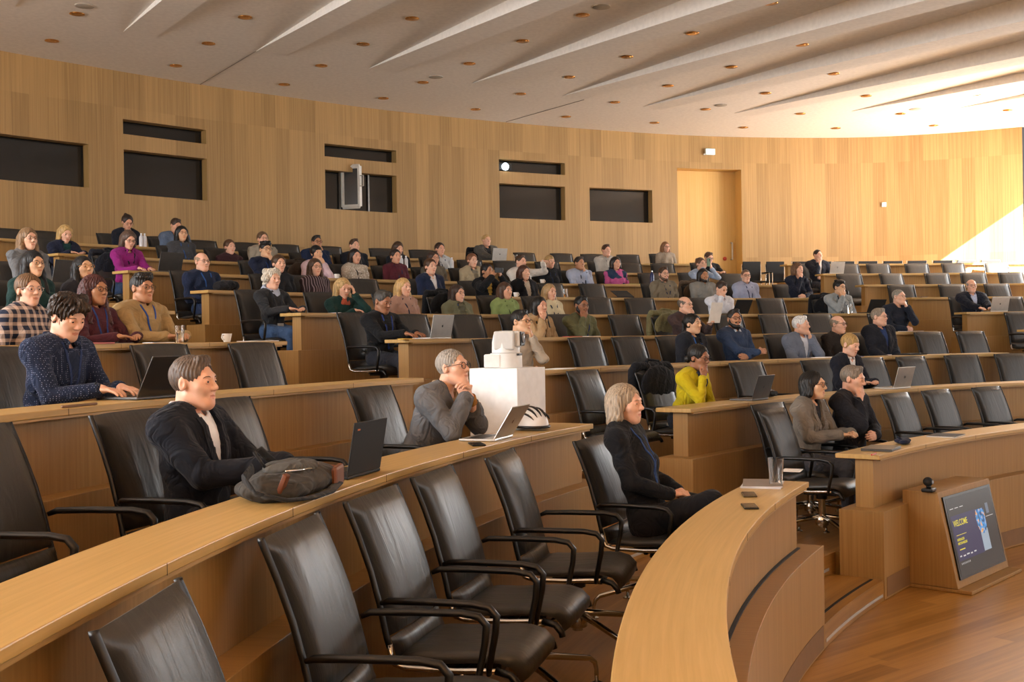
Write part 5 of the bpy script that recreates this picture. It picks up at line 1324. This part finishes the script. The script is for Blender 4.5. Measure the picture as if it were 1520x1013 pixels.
def slab(k, px, label, name, cat, mat, dims, depth=.15, turn=0, group=None, z=0.0, bev=.003, edge=None):
    P, th = desk_at(k, px, depth); q = MB(); q.box((0, 0, dims[2] / 2), dims); o = q.build(name, mat, None, bevel=bev); o.location = (P.x, P.y, P.z + .0008 + z); o.rotation_euler = (0, 0, face_rot(th) + turn * D2R)
    tag(o, label, cat, group); return o
def closed_laptop(k, px, label, mat, depth=.15, turn=0):
    P, th = desk_at(k, px, depth); t = empty('closed_laptop', (P.x, P.y, P.z + .001), face_rot(th) + turn * D2R); tag(t, label, 'laptop', 'laptops on the desks')
    q = MB(); q.box((0, 0, .006), (.33, .23, .011)); q.build('base', mat, t, bevel=.003)
    q = MB(); q.box((0, 0, .0155), (.33, .23, .007)); ld = q.build('lid', mat, t, bevel=.003)
    logo_mesh('apple', ld, M_GREYAL, (0, 0, .0196), (PI / 2, 0, 0)); return t
closed_laptop(0, 1308, 'closed grey laptop lying on the front desk before the dark-suited man', M_GREYAL, .13, 8)
closed_laptop(2, 1353, 'closed black laptop on the desk right of the man with white badge', M_RUB, .2, 4)
slab(0, 1297, 'red pen lying before the closed grey laptop on the front desk', 'pen', 'pen', plain('red_pen', (.75, .05, .1), .3), (.14, .012, .010), .045, 6)
# phones
def phone(k, px, label, depth, turn, c=(.06, .06, .07)):
    P, th = desk_at(k, px, depth); q = MB(); q.box((0, 0, .005), (.155, .076, .009)); o = q.build('phone', plain('phone_case', c, .3), None, bevel=.003); o.location = (P.x, P.y, P.z + .001); o.rotation_euler = (0, 0, face_rot(th) + turn * D2R)
    tag(o, label, 'phone'); q = MB(); q.box((0, 0, .0102), (.146, .068, .0012)); q.build('screen', plain('dark_screen', (.07, .08, .10), .15), o)
phone(1, 708, 'dark phone on the desk in front of the grey-suited man', .07, 34)
phone(0, 1113, 'dark phone beside the papers at the front row desk end', .10, 18)
phone(0, 1112, 'brown phone lying behind the dark phone at the front row desk end', .19, 18, (.30, .25, .17))
phone(5, 1370, 'dark conference phone handset on the end of the right block desk', .12, 20, (.05, .05, .05))
q_ = slab(2, 118, 'wooden pencil on the desk before the man in dotted shirt', 'pencil', 'pencil', plain('pencil', (.45, .30, .14), .5), (.26, .014, .012), .03, 0)
# drinking glasses, cups, bottles
def tumbler(k, px, label, depth, fill=None, s=1.0, mat=None):
    P, th = desk_at(k, px, depth); t = empty('drinking_glass', (P.x, P.y, P.z + .0008)); tag(t, label, 'glass', 'drinking glasses on the desks')
    q = MB(); q.lathe([(0, .0), (.029 * s, 0), (.030 * s, .004), (.038 * s, .135 * s), (.0362 * s, .135 * s), (.0278 * s, .012), (0, .012)], 24); q.build('glass_wall', M_GLASS, t, True, auto=40)
    if fill: q = MB(); q.lathe([(0, .013), (.0275 * s, .013), (.0275 * s + .0075 * s * fill, .012 + .12 * s * fill), (0, .012 + .12 * s * fill)], 24); q.build('water', mat or M_WATER, t, True, auto=40)
tumbler(0, 1152, 'empty drinking glass on papers at the front row desk end', .13, None, 1.25)
tumbler(3, 267, 'half-full water glass right of the man in mustard sweater', .16, .55)
tumbler(6, 266, 'water glass on the desk right of the magenta woman\'s laptop', .16, .3)
tumbler(5, 840, 'glass of tea on an empty part of the sixth row desk', .16, .35, 1.0, M_TEA)
tumbler(4, 1262, 'water glass in front of the man in light grey sweater', .10, .6, 1.1)
tumbler(8, 765, 'water glass right of the blond-quiff person\'s laptop', .16, .4)
def cup(k, px, label, depth, hs=1, saucer=True):
    P, th = desk_at(k, px, depth); t = empty('coffee_cup', (P.x, P.y, P.z + .0008), face_rot(th)); tag(t, label, 'cup', 'white coffee cups on the desks')
    q = MB(); q.lathe([(0, .0), (.026, 0), (.030, .012), (.040, .062), (.041, .068), (.0375, .068), (.028, .016), (0, .012)], 24); q.build('bowl', M_CHINA, t, True, auto=50)
    q = MB(); q.tube([(hs * .036, 0, .056), (hs * .056, 0, .054), (hs * .060, 0, .036), (hs * .048, 0, .02), (hs * .031, 0, .018)], .005, 6); q.build('handle', M_CHINA, t, True)
cup(3, 337, 'white coffee cup standing alone on the fourth row desk, left block', .12, 1)
cup(4, 188, 'white coffee cup on the left block desk behind the mustard sweater', .16, 1)
cup(6, 500, 'white coffee cup left of the woman in white knitted sweater', .12, -1)
cup(6, 805, 'white coffee cup before the person with short blond hair', .12, -1)
cup(5, 766, 'white coffee cup left of the woman with auburn hair', .12, -1)
def bottle(k, px, label, depth, mat, capm, h=.22, r=.033):
    P, th = desk_at(k, px, depth); t = empty('bottle', (P.x, P.y, P.z + .0008)); tag(t, label, 'bottle', 'bottles on the desks')
    q = MB(); q.lathe([(0, 0), (r, 0), (r, h * .68), (r * .85, h * .76), (r * .42, h * .86), (r * .42, h * .93), (0, h * .93)], 20); q.build('body', mat, t, True, auto=50)
    q = MB(); q.lathe([(r * .46, h * .92), (r * .46, h), (0, h)], 16); q.build('cap', capm, t, True, auto=50)
bottle(6, 968, 'blue drinks bottle left of the bearded man in khaki polo', .14, plain('blue_bottle', (.10, .16, .34), .3), M_SILVER, .25, .038)
for px, lb in ((596, 'left one of two clear bottles behind the dark red sweater'), (603, 'right one of two clear bottles behind the dark red sweater'), (671, 'clear bottle right of the woman in pale denim shirt')): bottle(7, px, lb, .14, plain('clear_plastic', (.82, .83, .85), .15), M_WHITE)
for px, lb in ((210, 'left one of two white bottles on the back row desk'), (215, 'right one of two white bottles on the back row desk')): bottle(8, px, lb, .14, plain('white_bottle', (.86, .86, .88), .3), M_WHITE)
# papers
def papers(k, px, label, depth=.15, turn=0, c=(.93, .92, .90), n=3, size=(.297, .21), cover=None, cat='papers'):
    P, th = desk_at(k, px, depth); t = empty('papers', (P.x, P.y, P.z + .0006), face_rot(th) + turn * D2R); tag(t, label, cat, None)
    for i in range(n):
        q = MB(); q.box((0, 0, .0012 + .0026 * i), (size[0], size[1], .0024), Matrix.Rotation(random.uniform(-.08, .08), 3, 'Z')); q.build('sheet', plain('sheet', cover if (cover and i == n - 1) else c, .7), t)
papers(0, 1132, 'stack of white papers and grey folder under the glass, front row desk end', .22, 12, (.86, .86, .88), 6, (.33, .23), (.55, .50, .46))
papers(0, 1176, 'white sheet at the very end of the front row desk', .24, 10, (.93, .92, .9), 2, (.15, .12))
papers(0, 1404, 'dark magazine lying on the front desk in front of the empty chairs', .16, 6, (.85, .83, .8), 4, (.32, .24), (.20, .17, .16), 'magazine')
papers(2, 832, 'white papers on the desk end behind the white podium', .12, 12, n=2)
papers(3, 130, 'pink papers lying before the woman in maroon sweater', .10, 0, (.86, .52, .50), 4)
papers(3, 160, 'grey-brown folder in front of the maroon sweater', .22, 20, (.52, .45, .40), 2, (.32, .24), cat='folder')
papers(3, 236, 'white notebook before the mustard sweater', .06, 4, n=2, size=(.24, .1))
papers(3, 383, 'white papers beside the lone coffee cup', .2, 0, n=3)
papers(3, 603, 'yellow notepad at the desk end left of the silver laptop', .06, 16, (.90, .72, .25), 3, (.22, .09), cat='notepad')
papers(3, 850, 'red notebook before the man in olive hoodie', .10, 14, (.80, .28, .28), 2, (.25, .12), cat='notebook')
papers(3, 877, 'white papers right of the red notebook', .10, 14, n=2, size=(.25, .12))
papers(4, 508, 'pink and white papers before the blond woman in teal', .10, 8, (.88, .62, .62), 2, cover=(.92, .9, .9))
papers(6, 938, 'yellowish pad right of the woman in patterned dress', .12, 6, (.78, .72, .42), 3, cat='notepad')
papers(5, 1188, 'white sheet before the woman with hairband', .08, 6, n=2, size=(.26, .12))
papers(5, 1208, 'green notepad right of the woman with hairband', .16, 6, (.55, .68, .38), 3, (.12, .10), cat='notepad')
papers(6, 543, 'white and red leaflet before the white knitted sweater', .08, 6, n=2, size=(.26, .10), cover=(.85, .6, .6), cat='leaflet')
papers(2, 1225, 'white papers before the white-haired man', .14, 12, n=3)
papers(2, 1268, 'blue-covered notebook before the man with white badge', .08, 10, (.35, .38, .6), 2, (.3, .1), cat='notebook')
papers(3, 1352, 'white papers before the man with cropped grey hair', .08, 8, n=2)
# sunglasses case / cloth pouch on the front desk
P, th = desk_at(0, 1340, .17); t = empty('pouch', (P.x, P.y, P.z + .001), face_rot(th) + .2); tag(t, 'crumpled navy cloth pouch right of the closed grey laptop', 'pouch')
q = MB(); q.sphere((0, 0, .024), .09, 16, (1.35, .7, .26)); q.sphere((.09, .03, .022), .05, 14, (1.2, .9, .42)); q.build('bag_body', fabric('1c2136'), t, True)
q = MB(); q.tube([(-.10, .02, .03), (-.04, -.05, .05), (.05, -.03, .055), (.11, .03, .03)], .006, 6); q.build('strap', fabric('15182a'), t, True)
# black camera body beside the grey laptop
P, th = desk_at(1, 1143, .24); t = empty('camera', (P.x, P.y, P.z + .001), face_rot(th)); tag(t, 'small black camera right of the grey laptop', 'camera')
q = MB(); q.box((0, 0, .035), (.10, .045, .065)); q.build('body', M_BLACK, t, bevel=.008)
q = MB(); q.lathe([(0, .05), (.024, .05), (.027, .0), (0, 0)], 16); le = q.build('lens', M_RUB, t, True, auto=40); le.location = (0, .02, .035); le.rotation_euler = (-PI / 2, 0, 0)
# bicycle helmet
P, th = desk_at(1, 788, .19); t = empty('bicycle_helmet', (P.x, P.y, P.z + .002), face_rot(th) - .5); tag(t, 'white and black bicycle helmet on the desk behind the silver laptop', 'helmet')
q = MB(); n1, n2 = 28, 10; vs = []
for i in range(n2 + 1):
    a = (PI / 2) * i / n2
    for j in range(n1): b_ = 2 * PI * j / n1; vs.append((.105 * math.sin(a) * math.cos(b_), .140 * math.sin(a) * math.sin(b_), .022 + .125 * math.cos(a)))
q.add(vs, [(i * n1 + j, (i + 1) * n1 + j, (i + 1) * n1 + (j + 1) % n1, i * n1 + (j + 1) % n1) for i in range(n2) for j in range(n1)]); q.build('shell', M_WHITE, t, True)
for i, a in enumerate((-.8, -.4, 0, .4, .8)):
    q = MB(); pts = []
    for j in range(9):
        b_ = -1.0 + 2.0 * j / 8; v = Vector((.106 * math.sin(a) * math.cos(b_ * .6), .143 * math.sin(b_), .022 + .127 * math.cos(a) * math.cos(b_)))
        pts.append(v * 1.002)
    q.tube(pts, [.003, .009, .012, .013, .013, .013, .012, .009, .003], 6, flat=.5); q.build('vent', M_BLACK, t, True)
q = MB(); q.tube([(.108 * math.cos(2 * PI * j / 24), .143 * math.sin(2 * PI * j / 24), .022) for j in range(25)], .010, 6, False); q.build('rim', M_BLACK, t, True)
q = MB(); q.tube([(-.1, .03, .015), (-.14, -.02, .008), (-.12, -.10, .006), (-.05, -.15, .008), (.05, -.10, .012)], .006, 6, flat=.5); q.build('chin_strap', M_RUB, t, True)
# grey backpack on the second row desk
P, th = desk_at(1, 425, .15); rz = face_rot(th); t = empty('backpack', (P.x, P.y, P.z + .001), rz); tag(t, 'grey canvas backpack with tan leather base lying on the desk', 'backpack')
def blob(prims, lo, hi, h, name, mat, par, noise=.004):
    Fd = Field(*[np.arange(lo[i], hi[i], h, dtype=np.float32) for i in range(3)])
    for kind, a_, b_, k_ in prims:
        if kind == 'e': Fd.ell(a_, b_, None, k_)
        else: Fd.cap(a_, b_[0], b_[1], b_[2] if len(b_) > 2 else None, k_)
    Fd.apply(np.array(lo), np.array(hi), lambda X, Y, Z: noise * (np.sin(55 * X + 20 * Z) * np.sin(48 * Y + 2) + .6 * np.sin(90 * X + 60 * Y + 40 * Z)), 0, 'add')
    o = net_object(name, Fd, mat, par); return o
canvas = fabric('3f3d3a'); canvas2 = fabric('4b4945')
# local +X runs towards the aisle (right in the photo is -X of the facing frame, so mirror)
blob([('e', (-.06, .0, .055), (.22, .15, .060), .02), ('e', (.12, .0, .045), (.13, .14, .050), .03), ('e', (-.16, .0, .06), (.11, .14, .055), .03)], (-.36, -.22, -.005), (.33, .22, .16), .008, 'main_bag', canvas, t)
blob([('e', (-.05, .0, .105), (.16, .10, .030), .02)], (-.26, -.16, .05), (.16, .16, .16), .008, 'front_pocket', canvas2, t, .003)
q = MB(); q.box((-.20, .135, .055), (.17, .025, .085), Matrix.Rotation(.2, 3, 'Z')); q.box((-.285, .0, .05), (.03, .2, .075)); q.build('leather_base', plain('tan_leather', (.42, .22, .09), .5), t, bevel=.012)
q = MB(); q.tube([(-.16, .150, .03), (-.02, .172, .016), (.14, .165, .014), (.26, .12, .02), (.31, .02, .05), (.28, -.04, .10), (.19, -.05, .125)], .024, 8, flat=.35); q.build('shoulder_strap', fabric('2d2e30'), t, True)
q = MB(); q.tube([(.05, -.06, .11), (.06, -.10, .17), (-.0, -.11, .18), (-.05, -.07, .12)], .016, 8, flat=.35); q.build('grab_handle', fabric('2d2e30'), t, True)
q = MB(); q.box((.215, .085, .075), (.035, .02, .075), Matrix.Rotation(-.4, 3, 'X')); q.build('leather_tab', plain('tan_leather', (.42, .22, .09), .5), t, bevel=.004)
q = MB(); q.tube([(.17, .075, .115), (.10, .10, .112), (.02, .115, .108)], .005, 6); q.build('zip', M_CHROME, t, True)
# coats and bags left about
def coat(c, label, col):
    """a coat hung over a chair's backrest"""
    R_ = c.matrix_basis; t = empty('coat', c.location, c.rotation_euler.z); tag(t, label, 'coat')
    o = blob([('c', (-.25, -.40, 1.05), ((.25, -.40, 1.05), .045), .03), ('c', (-.24, -.36, 1.0), ((-.27, -.36, .55), .05, .04), .04), ('c', (.24, -.44, 1.0), ((.27, -.44, .50), .05, .035), .04),
              ('e', (0, -.44, .80), (.28, .060, .27), .04), ('e', (0, -.315, .86), (.275, .055, .20), .04)], (-.40, -.60, .40), (.40, -.22, 1.16), .014, 'cloth', fabric(col), t, .0025)
    q = MB(); q.tube([(-.10, -.38, 1.09), (0, -.45, 1.11), (.10, -.38, 1.09)], .018, 8); q.build('collar', fabric(col), t, True)
def near_chair(k, blk, px):
    return min((e for e in CHAIRS if e[0] == k and e[1] == blk), key=lambda e: abs(760 + F * (e[3].location.x + math.sin(e[3].rotation_euler.z) * .38) / (e[3].location.y - math.cos(e[3].rotation_euler.z) * .38) - px))[3]
for k, blk, px, lb, col in ((1, 'M', 975, 'black coat over the chair behind the ash-haired woman', '15161b'), (3, 'M', 985, 'olive jacket over the chair beside the bald man with papers', '77714f'),
     (8, 'M', 690, 'black coat over the back row chair left of the blond quiff', '16171b'), (4, 'M', 1222, 'black coat over the chair of the man in light grey sweater', '17181c'),
     (6, 'M', 155, 'dark coat over the chair of the woman in magenta shirt', '1d2029'), (6, 'M', 432, 'brown jacket over the chair left of the pale pink shirt', '3a2d22'), (5, 'M', 1022, 'taupe jacket over the chair of the long-haired man', '6a5c4e'), (4, 'M', 672, 'black coat behind the woman in olive green jacket', '17181b')):
    coat(near_chair(k, blk, px), lb, col)
P, th = desk_at(5, 336, .17); o = blob([('e', (0, 0, .065), (.15, .10, .065), .02), ('e', (.08, .02, .05), (.10, .10, .05), .03), ('e', (-.09, .0, .06), (.08, .09, .055), .03)], (-.3, -.2, -.004), (.3, .2, .18), .012, 'cloth_bag', fabric('1a1a1e'), None, .006)
o.location = (P.x, P.y, P.z + .002); o.rotation_euler = (0, 0, face_rot(th)); tag(o, 'black bundled bag on the desk beside the bald man in navy', 'bag')
# held things
def held(name, label, cat, p, dims, mat, rot):
    q = MB(); q.box((0, 0, 0), dims); o = q.build(name, mat, None, bevel=min(dims) * .3); o.location = p; o.rotation_euler = rot; tag(o, label, cat); return o
def to_world(info, v):
    rz = info['rz']; c, s_ = math.cos(rz), math.sin(rz); return Vector((info['org'].x + c * v[0] - s_ * v[1], info['org'].y + s_ * v[0] + c * v[1], info['org'].z + v[2]))
for key, nm, lb, ct, dims, mat, off in (('phone_yellow', 'phone', 'dark phone held up by the woman in black cardigan and yellow top', 'phone', (.155, .012, .078), M_BLACK, (0, .30, .02)), ('phone_blue', 'phone', 'green-backed phone held before the face of the woman in light blue', 'phone', (.078, .012, .15), plain('green_phone', (.42, .52, .42), .4), (-.0, .28, .03)), ('reader', 'held_sheets', 'white sheets held by the bald man in brown shirt', 'papers', (.21, .006, .28), M_PAPER, None)):
    inf = HELD[key]
    if off is not None: v = inf['H'] + np.array(off) + np.array([0, 0, -.02])
    else: v = inf['arms'][-1][2] + inf['arms'][-1][3] * .10 + np.array([-.03, .05, .10])
    o = held(nm, lb, ct, to_world(inf, v), dims, mat, (-.25 if off is None else 0, 0, inf['rz']))
    if nm == 'phone':
        for i in range(2): q = MB(); q.lathe([(0, 0), (.010, 0), (.010, .003), (0, .003)], 12); l_ = q.build('lens', M_RUB, o, True); l_.location = (-.02 + 0 * i if dims[0] < .1 else -.06, .006, .05 - .022 * i if dims[0] < .1 else .02 - .022 * i); l_.rotation_euler = (-PI / 2, 0, 0)
# ------------------------------------------------------------------ white podium with the remote camera
c0 = on_z(767.5, 547.5, 0)
dd = 8.55; v = ray(767.5, 547.5); v = v * (dd / v.y); zt = v.z + ZO; pf = FLR[1]
ph = 31 * D2R; ux = Vector((-math.cos(ph), math.sin(ph), 0)) ; uy = Vector((math.sin(ph), math.cos(ph), 0))
# near corner at v, left face runs along ux (to the left and away), right face along uy
S_ = .44; ctr = Vector((v.x, v.y, 0)) + ux * S_ / 2 + uy * S_ / 2
q = MB(); q.box((0, 0, (zt - pf) / 2), (S_, S_, zt - pf)); pod = q.build('podium', plain('podium_white', (.97, .97, .97), .6), None, bevel=.004); pod.location = (ctr.x, ctr.y, pf + .001); pod.rotation_euler = (0, 0, math.atan2(uy.y, uy.x)); tag(pod, 'plain white podium standing in the aisle, carrying a white camera', 'podium')
cc = on_r(758, 547, radius(ctr)); t = empty('remote_camera', (ctr.x - .01, ctr.y - .02, zt + .002), -1.85); tag(t, 'white remote-controlled camera standing on the white podium', 'camera')
wl = plain('camera_white', (.90, .90, .89), .35)
q = MB(); q.lathe([(0, 0), (.128, 0), (.130, .006), (.128, .10), (.124, .116), (0, .118)], 36); q.build('base', wl, t, True, auto=40)
q = MB(); q.box((.06, -.075, .055), (.15, .14, .108)); q.build('connector_box', wl, t, bevel=.012)
q = MB(); q.lathe([(0, .118), (.112, .119), (.110, .20), (.098, .262), (.085, .282), (.05, .292), (0, .294)], 36); q.build('turret', wl, t, True, auto=45)
q = MB()
for sx in (-1, 1): q.box((sx * .095, .015, .215), (.03, .17, .15))
q.build('yoke', plain('camera_grey', (.78, .77, .75), .4), t, bevel=.02)
q = MB(); q.box((0, .075, .225), (.135, .12, .125)); hd = q.build('camera_head', wl, t, bevel=.02)
q = MB(); q.box((0, .137, .228), (.115, .012, .112)); fc = q.build('lens_plate', M_BLACK, hd, bevel=.006)
q = MB(); q.lathe([(0, .012), (.036, .010), (.040, 0)], 24); le = q.build('lens', plain('lens_glass', (.62, .64, .68), .05), fc, True); le.location = (0, .144, .232); le.rotation_euler = (-PI / 2, 0, 0)
q = MB(); q.box((.02, .118, .104), (.10, .02, .018)); q.build('display_strip', M_BLACK, t, bevel=.002)
# ------------------------------------------------------------------ floor console with the confidence screen
lb_, lf_, rf_ = on_z(1342.3, 870, 0), on_z(1442.9, 884.9, 0), on_z(1516.5, 849.7, 0)
ex = (rf_ - lf_); wdt = ex.length; ex.normalize(); ey = Vector((-ex.y, ex.x, 0)); dpt = (lb_ - lf_).dot(ey)
t = empty('screen_console', (lf_.x, lf_.y, 0), math.atan2(ex.y, ex.x)); tag(t, 'low oak console with slanted screen standing on the stage floor', 'console')
ytop = .36 * dpt if False else None
# profile in (y, z): base front (0), sloping face back to the top
pt = on_z(1396.2, 730.4, 0)
# height of the top from its rear-left corner straight above the base corner
hh_ = (ZO + ray(1341.3, 727.3).z / ray(1341.3, 727.3).y * lb_.y)
tv = ray(1396.2, 730.4); tt = (hh_ - ZO) / tv.z; tp = tv * tt; yt = (Vector((tp.x, tp.y, 0)) - lf_).dot(ey)
def prism(prof, x0, x1, name, mat, par, bev=.004):
    n = len(prof); vs = [(x0, y, z) for y, z in prof] + [(x1, y, z) for y, z in prof]
    fs = [tuple(range(n)), tuple(range(2 * n - 1, n - 1, -1))] + [(i, i + n, (i + 1) % n + n, (i + 1) % n) for i in range(n)]
    uv = [[(z, y) for y, z in prof], [(z, y) for y, z in reversed(prof)]] + [[(prof[i][1], x0), (prof[i][1], x1), (prof[(i + 1) % n][1], x1), (prof[(i + 1) % n][1], x0)] for i in range(n)]
    q = MB(); q.add(vs, fs, uv); return q.build(name, mat, par, bevel=bev)
yb = .10
prism([(yb, .03), (dpt, .03), (dpt, hh_), (yt, hh_)], 0.0, wdt, 'cabinet', M_PANEL, t)
prism([(0, .002), (dpt, .002), (dpt, .028), (0, .028)], 0.0, wdt, 'base_plate', M_PANEL, t)
# the slanted face: local axes along X and up the slope
sl = Vector((0, yt - yb, hh_ - .03)); sL = sl.length; sl.normalize(); sn = Vector((0, -sl.z, sl.y))
fc = empty('face', (0, 0, 0)); bpy.data.objects.remove(fc)
Rf = Matrix((Vector((1, 0, 0)), sl, -sn * -1)).transposed()
fo = Vector((wdt / 2, yb, .03)) + sl * sL / 2
def on_face(name, mat, u, v_, w_, h_, th_, dz_, par, rel=True):
    q = MB(); q.box((0, 0, 0), (w_, h_, th_)); o = q.build(name, mat, t if not rel else par); return o
scr = MB(); scr.box((0, 0, 0), (wdt * .90, sL * .86, .016)); so_ = scr.build('screen', plain('screen_black', (.05, .045, .04), .2), t); so_.location = fo + sn * .004 + sl * sL * .01; so_.rotation_euler = Matrix((Vector((1, 0, 0)), sl, sn)).transposed().to_euler()
sw_, sh_ = wdt * .90, sL * .86
def flat(name, mat, x, y, w_, h_, z=.0086):
    q = MB(); q.box((x, y, z), (w_, h_, .0008)); return q.build(name, mat, so_)
flat('screen_area', emit('screen_grey', (.15, .13, .12), .55), 0, 0, sw_ * .94, sh_ * .94)
flat('slide', emit('slide_navy', (.13, .11, .30), .9), -sw_ * .175, -sh_ * .02, sw_ * .54, sh_ * .54, .0092)
q = MB(); pts = [(.06 + .02, -.28), (.245, -.28), (.245, .02), (.17, .03), (.12, .08), (.085, .13)]
vs = [(x * sw_, y * sh_, .0094) for x, y in ((.085, -.28), (.25, -.28), (.25, -.02), (.20, .0), (.14, .02), (.085, .10), (.06, .0))]
q.add(vs, [tuple(range(len(vs)))]); q.build('slide_pale_shape', emit('slide_pale', (.62, .68, .74), .9), so_)
m, nt, b = newmat('slide_orb'); tc = N(nt, 'ShaderNodeTexCoord'); no = N(nt, 'ShaderNodeTexNoise', Scale=24.0, Detail=4.0); nt.links.new(tc.outputs['Object'], no.inputs['Vector'])
col = ramp(nt, no.outputs['Fac'], [(.35, lin((.08, .22, .42))), (.5, lin((.25, .55, .80))), (.6, lin((.85, .65, .35))), (.7, lin((.45, .15, .12)))]); nt.links.new(col, b.inputs['Base Color']); nt.links.new(col, b.inputs['Emission Color']); b.inputs['Emission Strength'].default_value = .8
q = MB(); vs = [(sw_ * (.16 + .105 * math.cos(a_)), sh_ * (.12 + .19 * math.sin(a_)), .0097) for a_ in [2 * PI * i / 26 for i in range(26)] if True]; vs = [(min(x, sw_ * .25), min(y, sh_ * .24), z) for x, y, z in vs]; q.add(vs, [tuple(range(len(vs)))]); q.build('slide_picture', m, so_)
def text(s_, size, x, y, mat, bold=False, name='slide_text', align='LEFT', sx=1.0):
    cu = bpy.data.curves.new(name, 'FONT'); cu.body = s_; cu.size = size; cu.align_x = align; cu.extrude = .0002; cu.offset = .0006 if bold else 0; cu.materials.append(mat)
    o = bpy.data.objects.new(name, cu); COL.objects.link(o)
    me = bpy.data.meshes.new_from_object(o.evaluated_get(bpy.context.evaluated_depsgraph_get())); bpy.data.objects.remove(o)
    o = bpy.data.objects.new(name, me); COL.objects.link(o); o.parent = so_; o.location = (x, y, .0100); o.scale = (sx, 1, 1); return o
yel = emit('slide_yellow', (.86, .80, .16), 1.0); wht = emit('slide_white', (.85, .85, .85), .8)
text('WELCOME', sh_ * .105, -sw_ * .415, sh_ * .12, yel, True, 'slide_title', 'LEFT', .86)
text('INDIVIDUALIZED', sh_ * .040, -sw_ * .405, -sh_ * .055, yel, True, 'slide_text', 'LEFT', .72)
text('INFECTION MEDICINE', sh_ * .040, -sw_ * .405, -sh_ * .100, yel, True, 'slide_text', 'LEFT', .72)
flat('slide_line', yel, -sw_ * .30, sh_ * .012, sw_ * .20, sh_ * .006, .0098); flat('slide_line', yel, -sw_ * .34, -sh_ * .16, sw_ * .11, sh_ * .012, .0098)
for i in range(5): flat('slide_mark', wht, -sw_ * (.40 - .075 * i), -sh_ * (.235 + .006 * (i % 2)), sw_ * (.035 + .01 * (i % 3)), sh_ * .016, .0098)
for i in range(7): flat('screen_mark', wht, -sw_ * (.41 - .028 * i), -sh_ * .325, sw_ * .008, sh_ * .022, .0092)
for i in range(3): flat('screen_menu', wht, -sw_ * (.39 - .10 * i), sh_ * .335, sw_ * .07, sh_ * .008, .0092)
flat('screen_camera_view', emit('screen_bluegrey', (.42, .48, .56), .7), sw_ * .33, sh_ * .22, sw_ * .06, sh_ * .13, .0092)
flat('screen_menu', wht, sw_ * .35, sh_ * .12, sw_ * .16, sh_ * .007, .0092)
q = MB(); yy0 = yt + (dpt - yt) * .28
P = Vector((lf_.x, lf_.y, 0)) + ex * (wdt * .04) + ey * yy0
m_t = on_z(1384.5, 731, hh_)
c_ = empty('table_camera', (m_t.x + ey.x * .03, m_t.y + ey.y * .03, hh_ + .001), math.atan2(ex.y, ex.x) + .15); tag(c_, 'small black ball camera on top of the screen console', 'camera')
q = MB(); q.box((0, 0, .014), (.12, .085, .027)); q.build('foot', M_BLACK, c_, bevel=.008)
q = MB(); q.sphere((0, .005, .075), .036, 18); hd = q.build('ball', M_RUB, c_, True)
q = MB(); q.tube([(0, 0, .026), (0, .004, .055)], .018, 8); q.build('neck', M_BLACK, c_, True)
q = MB(); q.lathe([(0, .006), (.014, .004), (.016, -.004)], 16); le = q.build('lens', plain('lens_glass', (.62, .64, .68), .05), hd, True); le.location = (.0, -.031, .072); le.rotation_euler = (PI / 2, 0, 0)
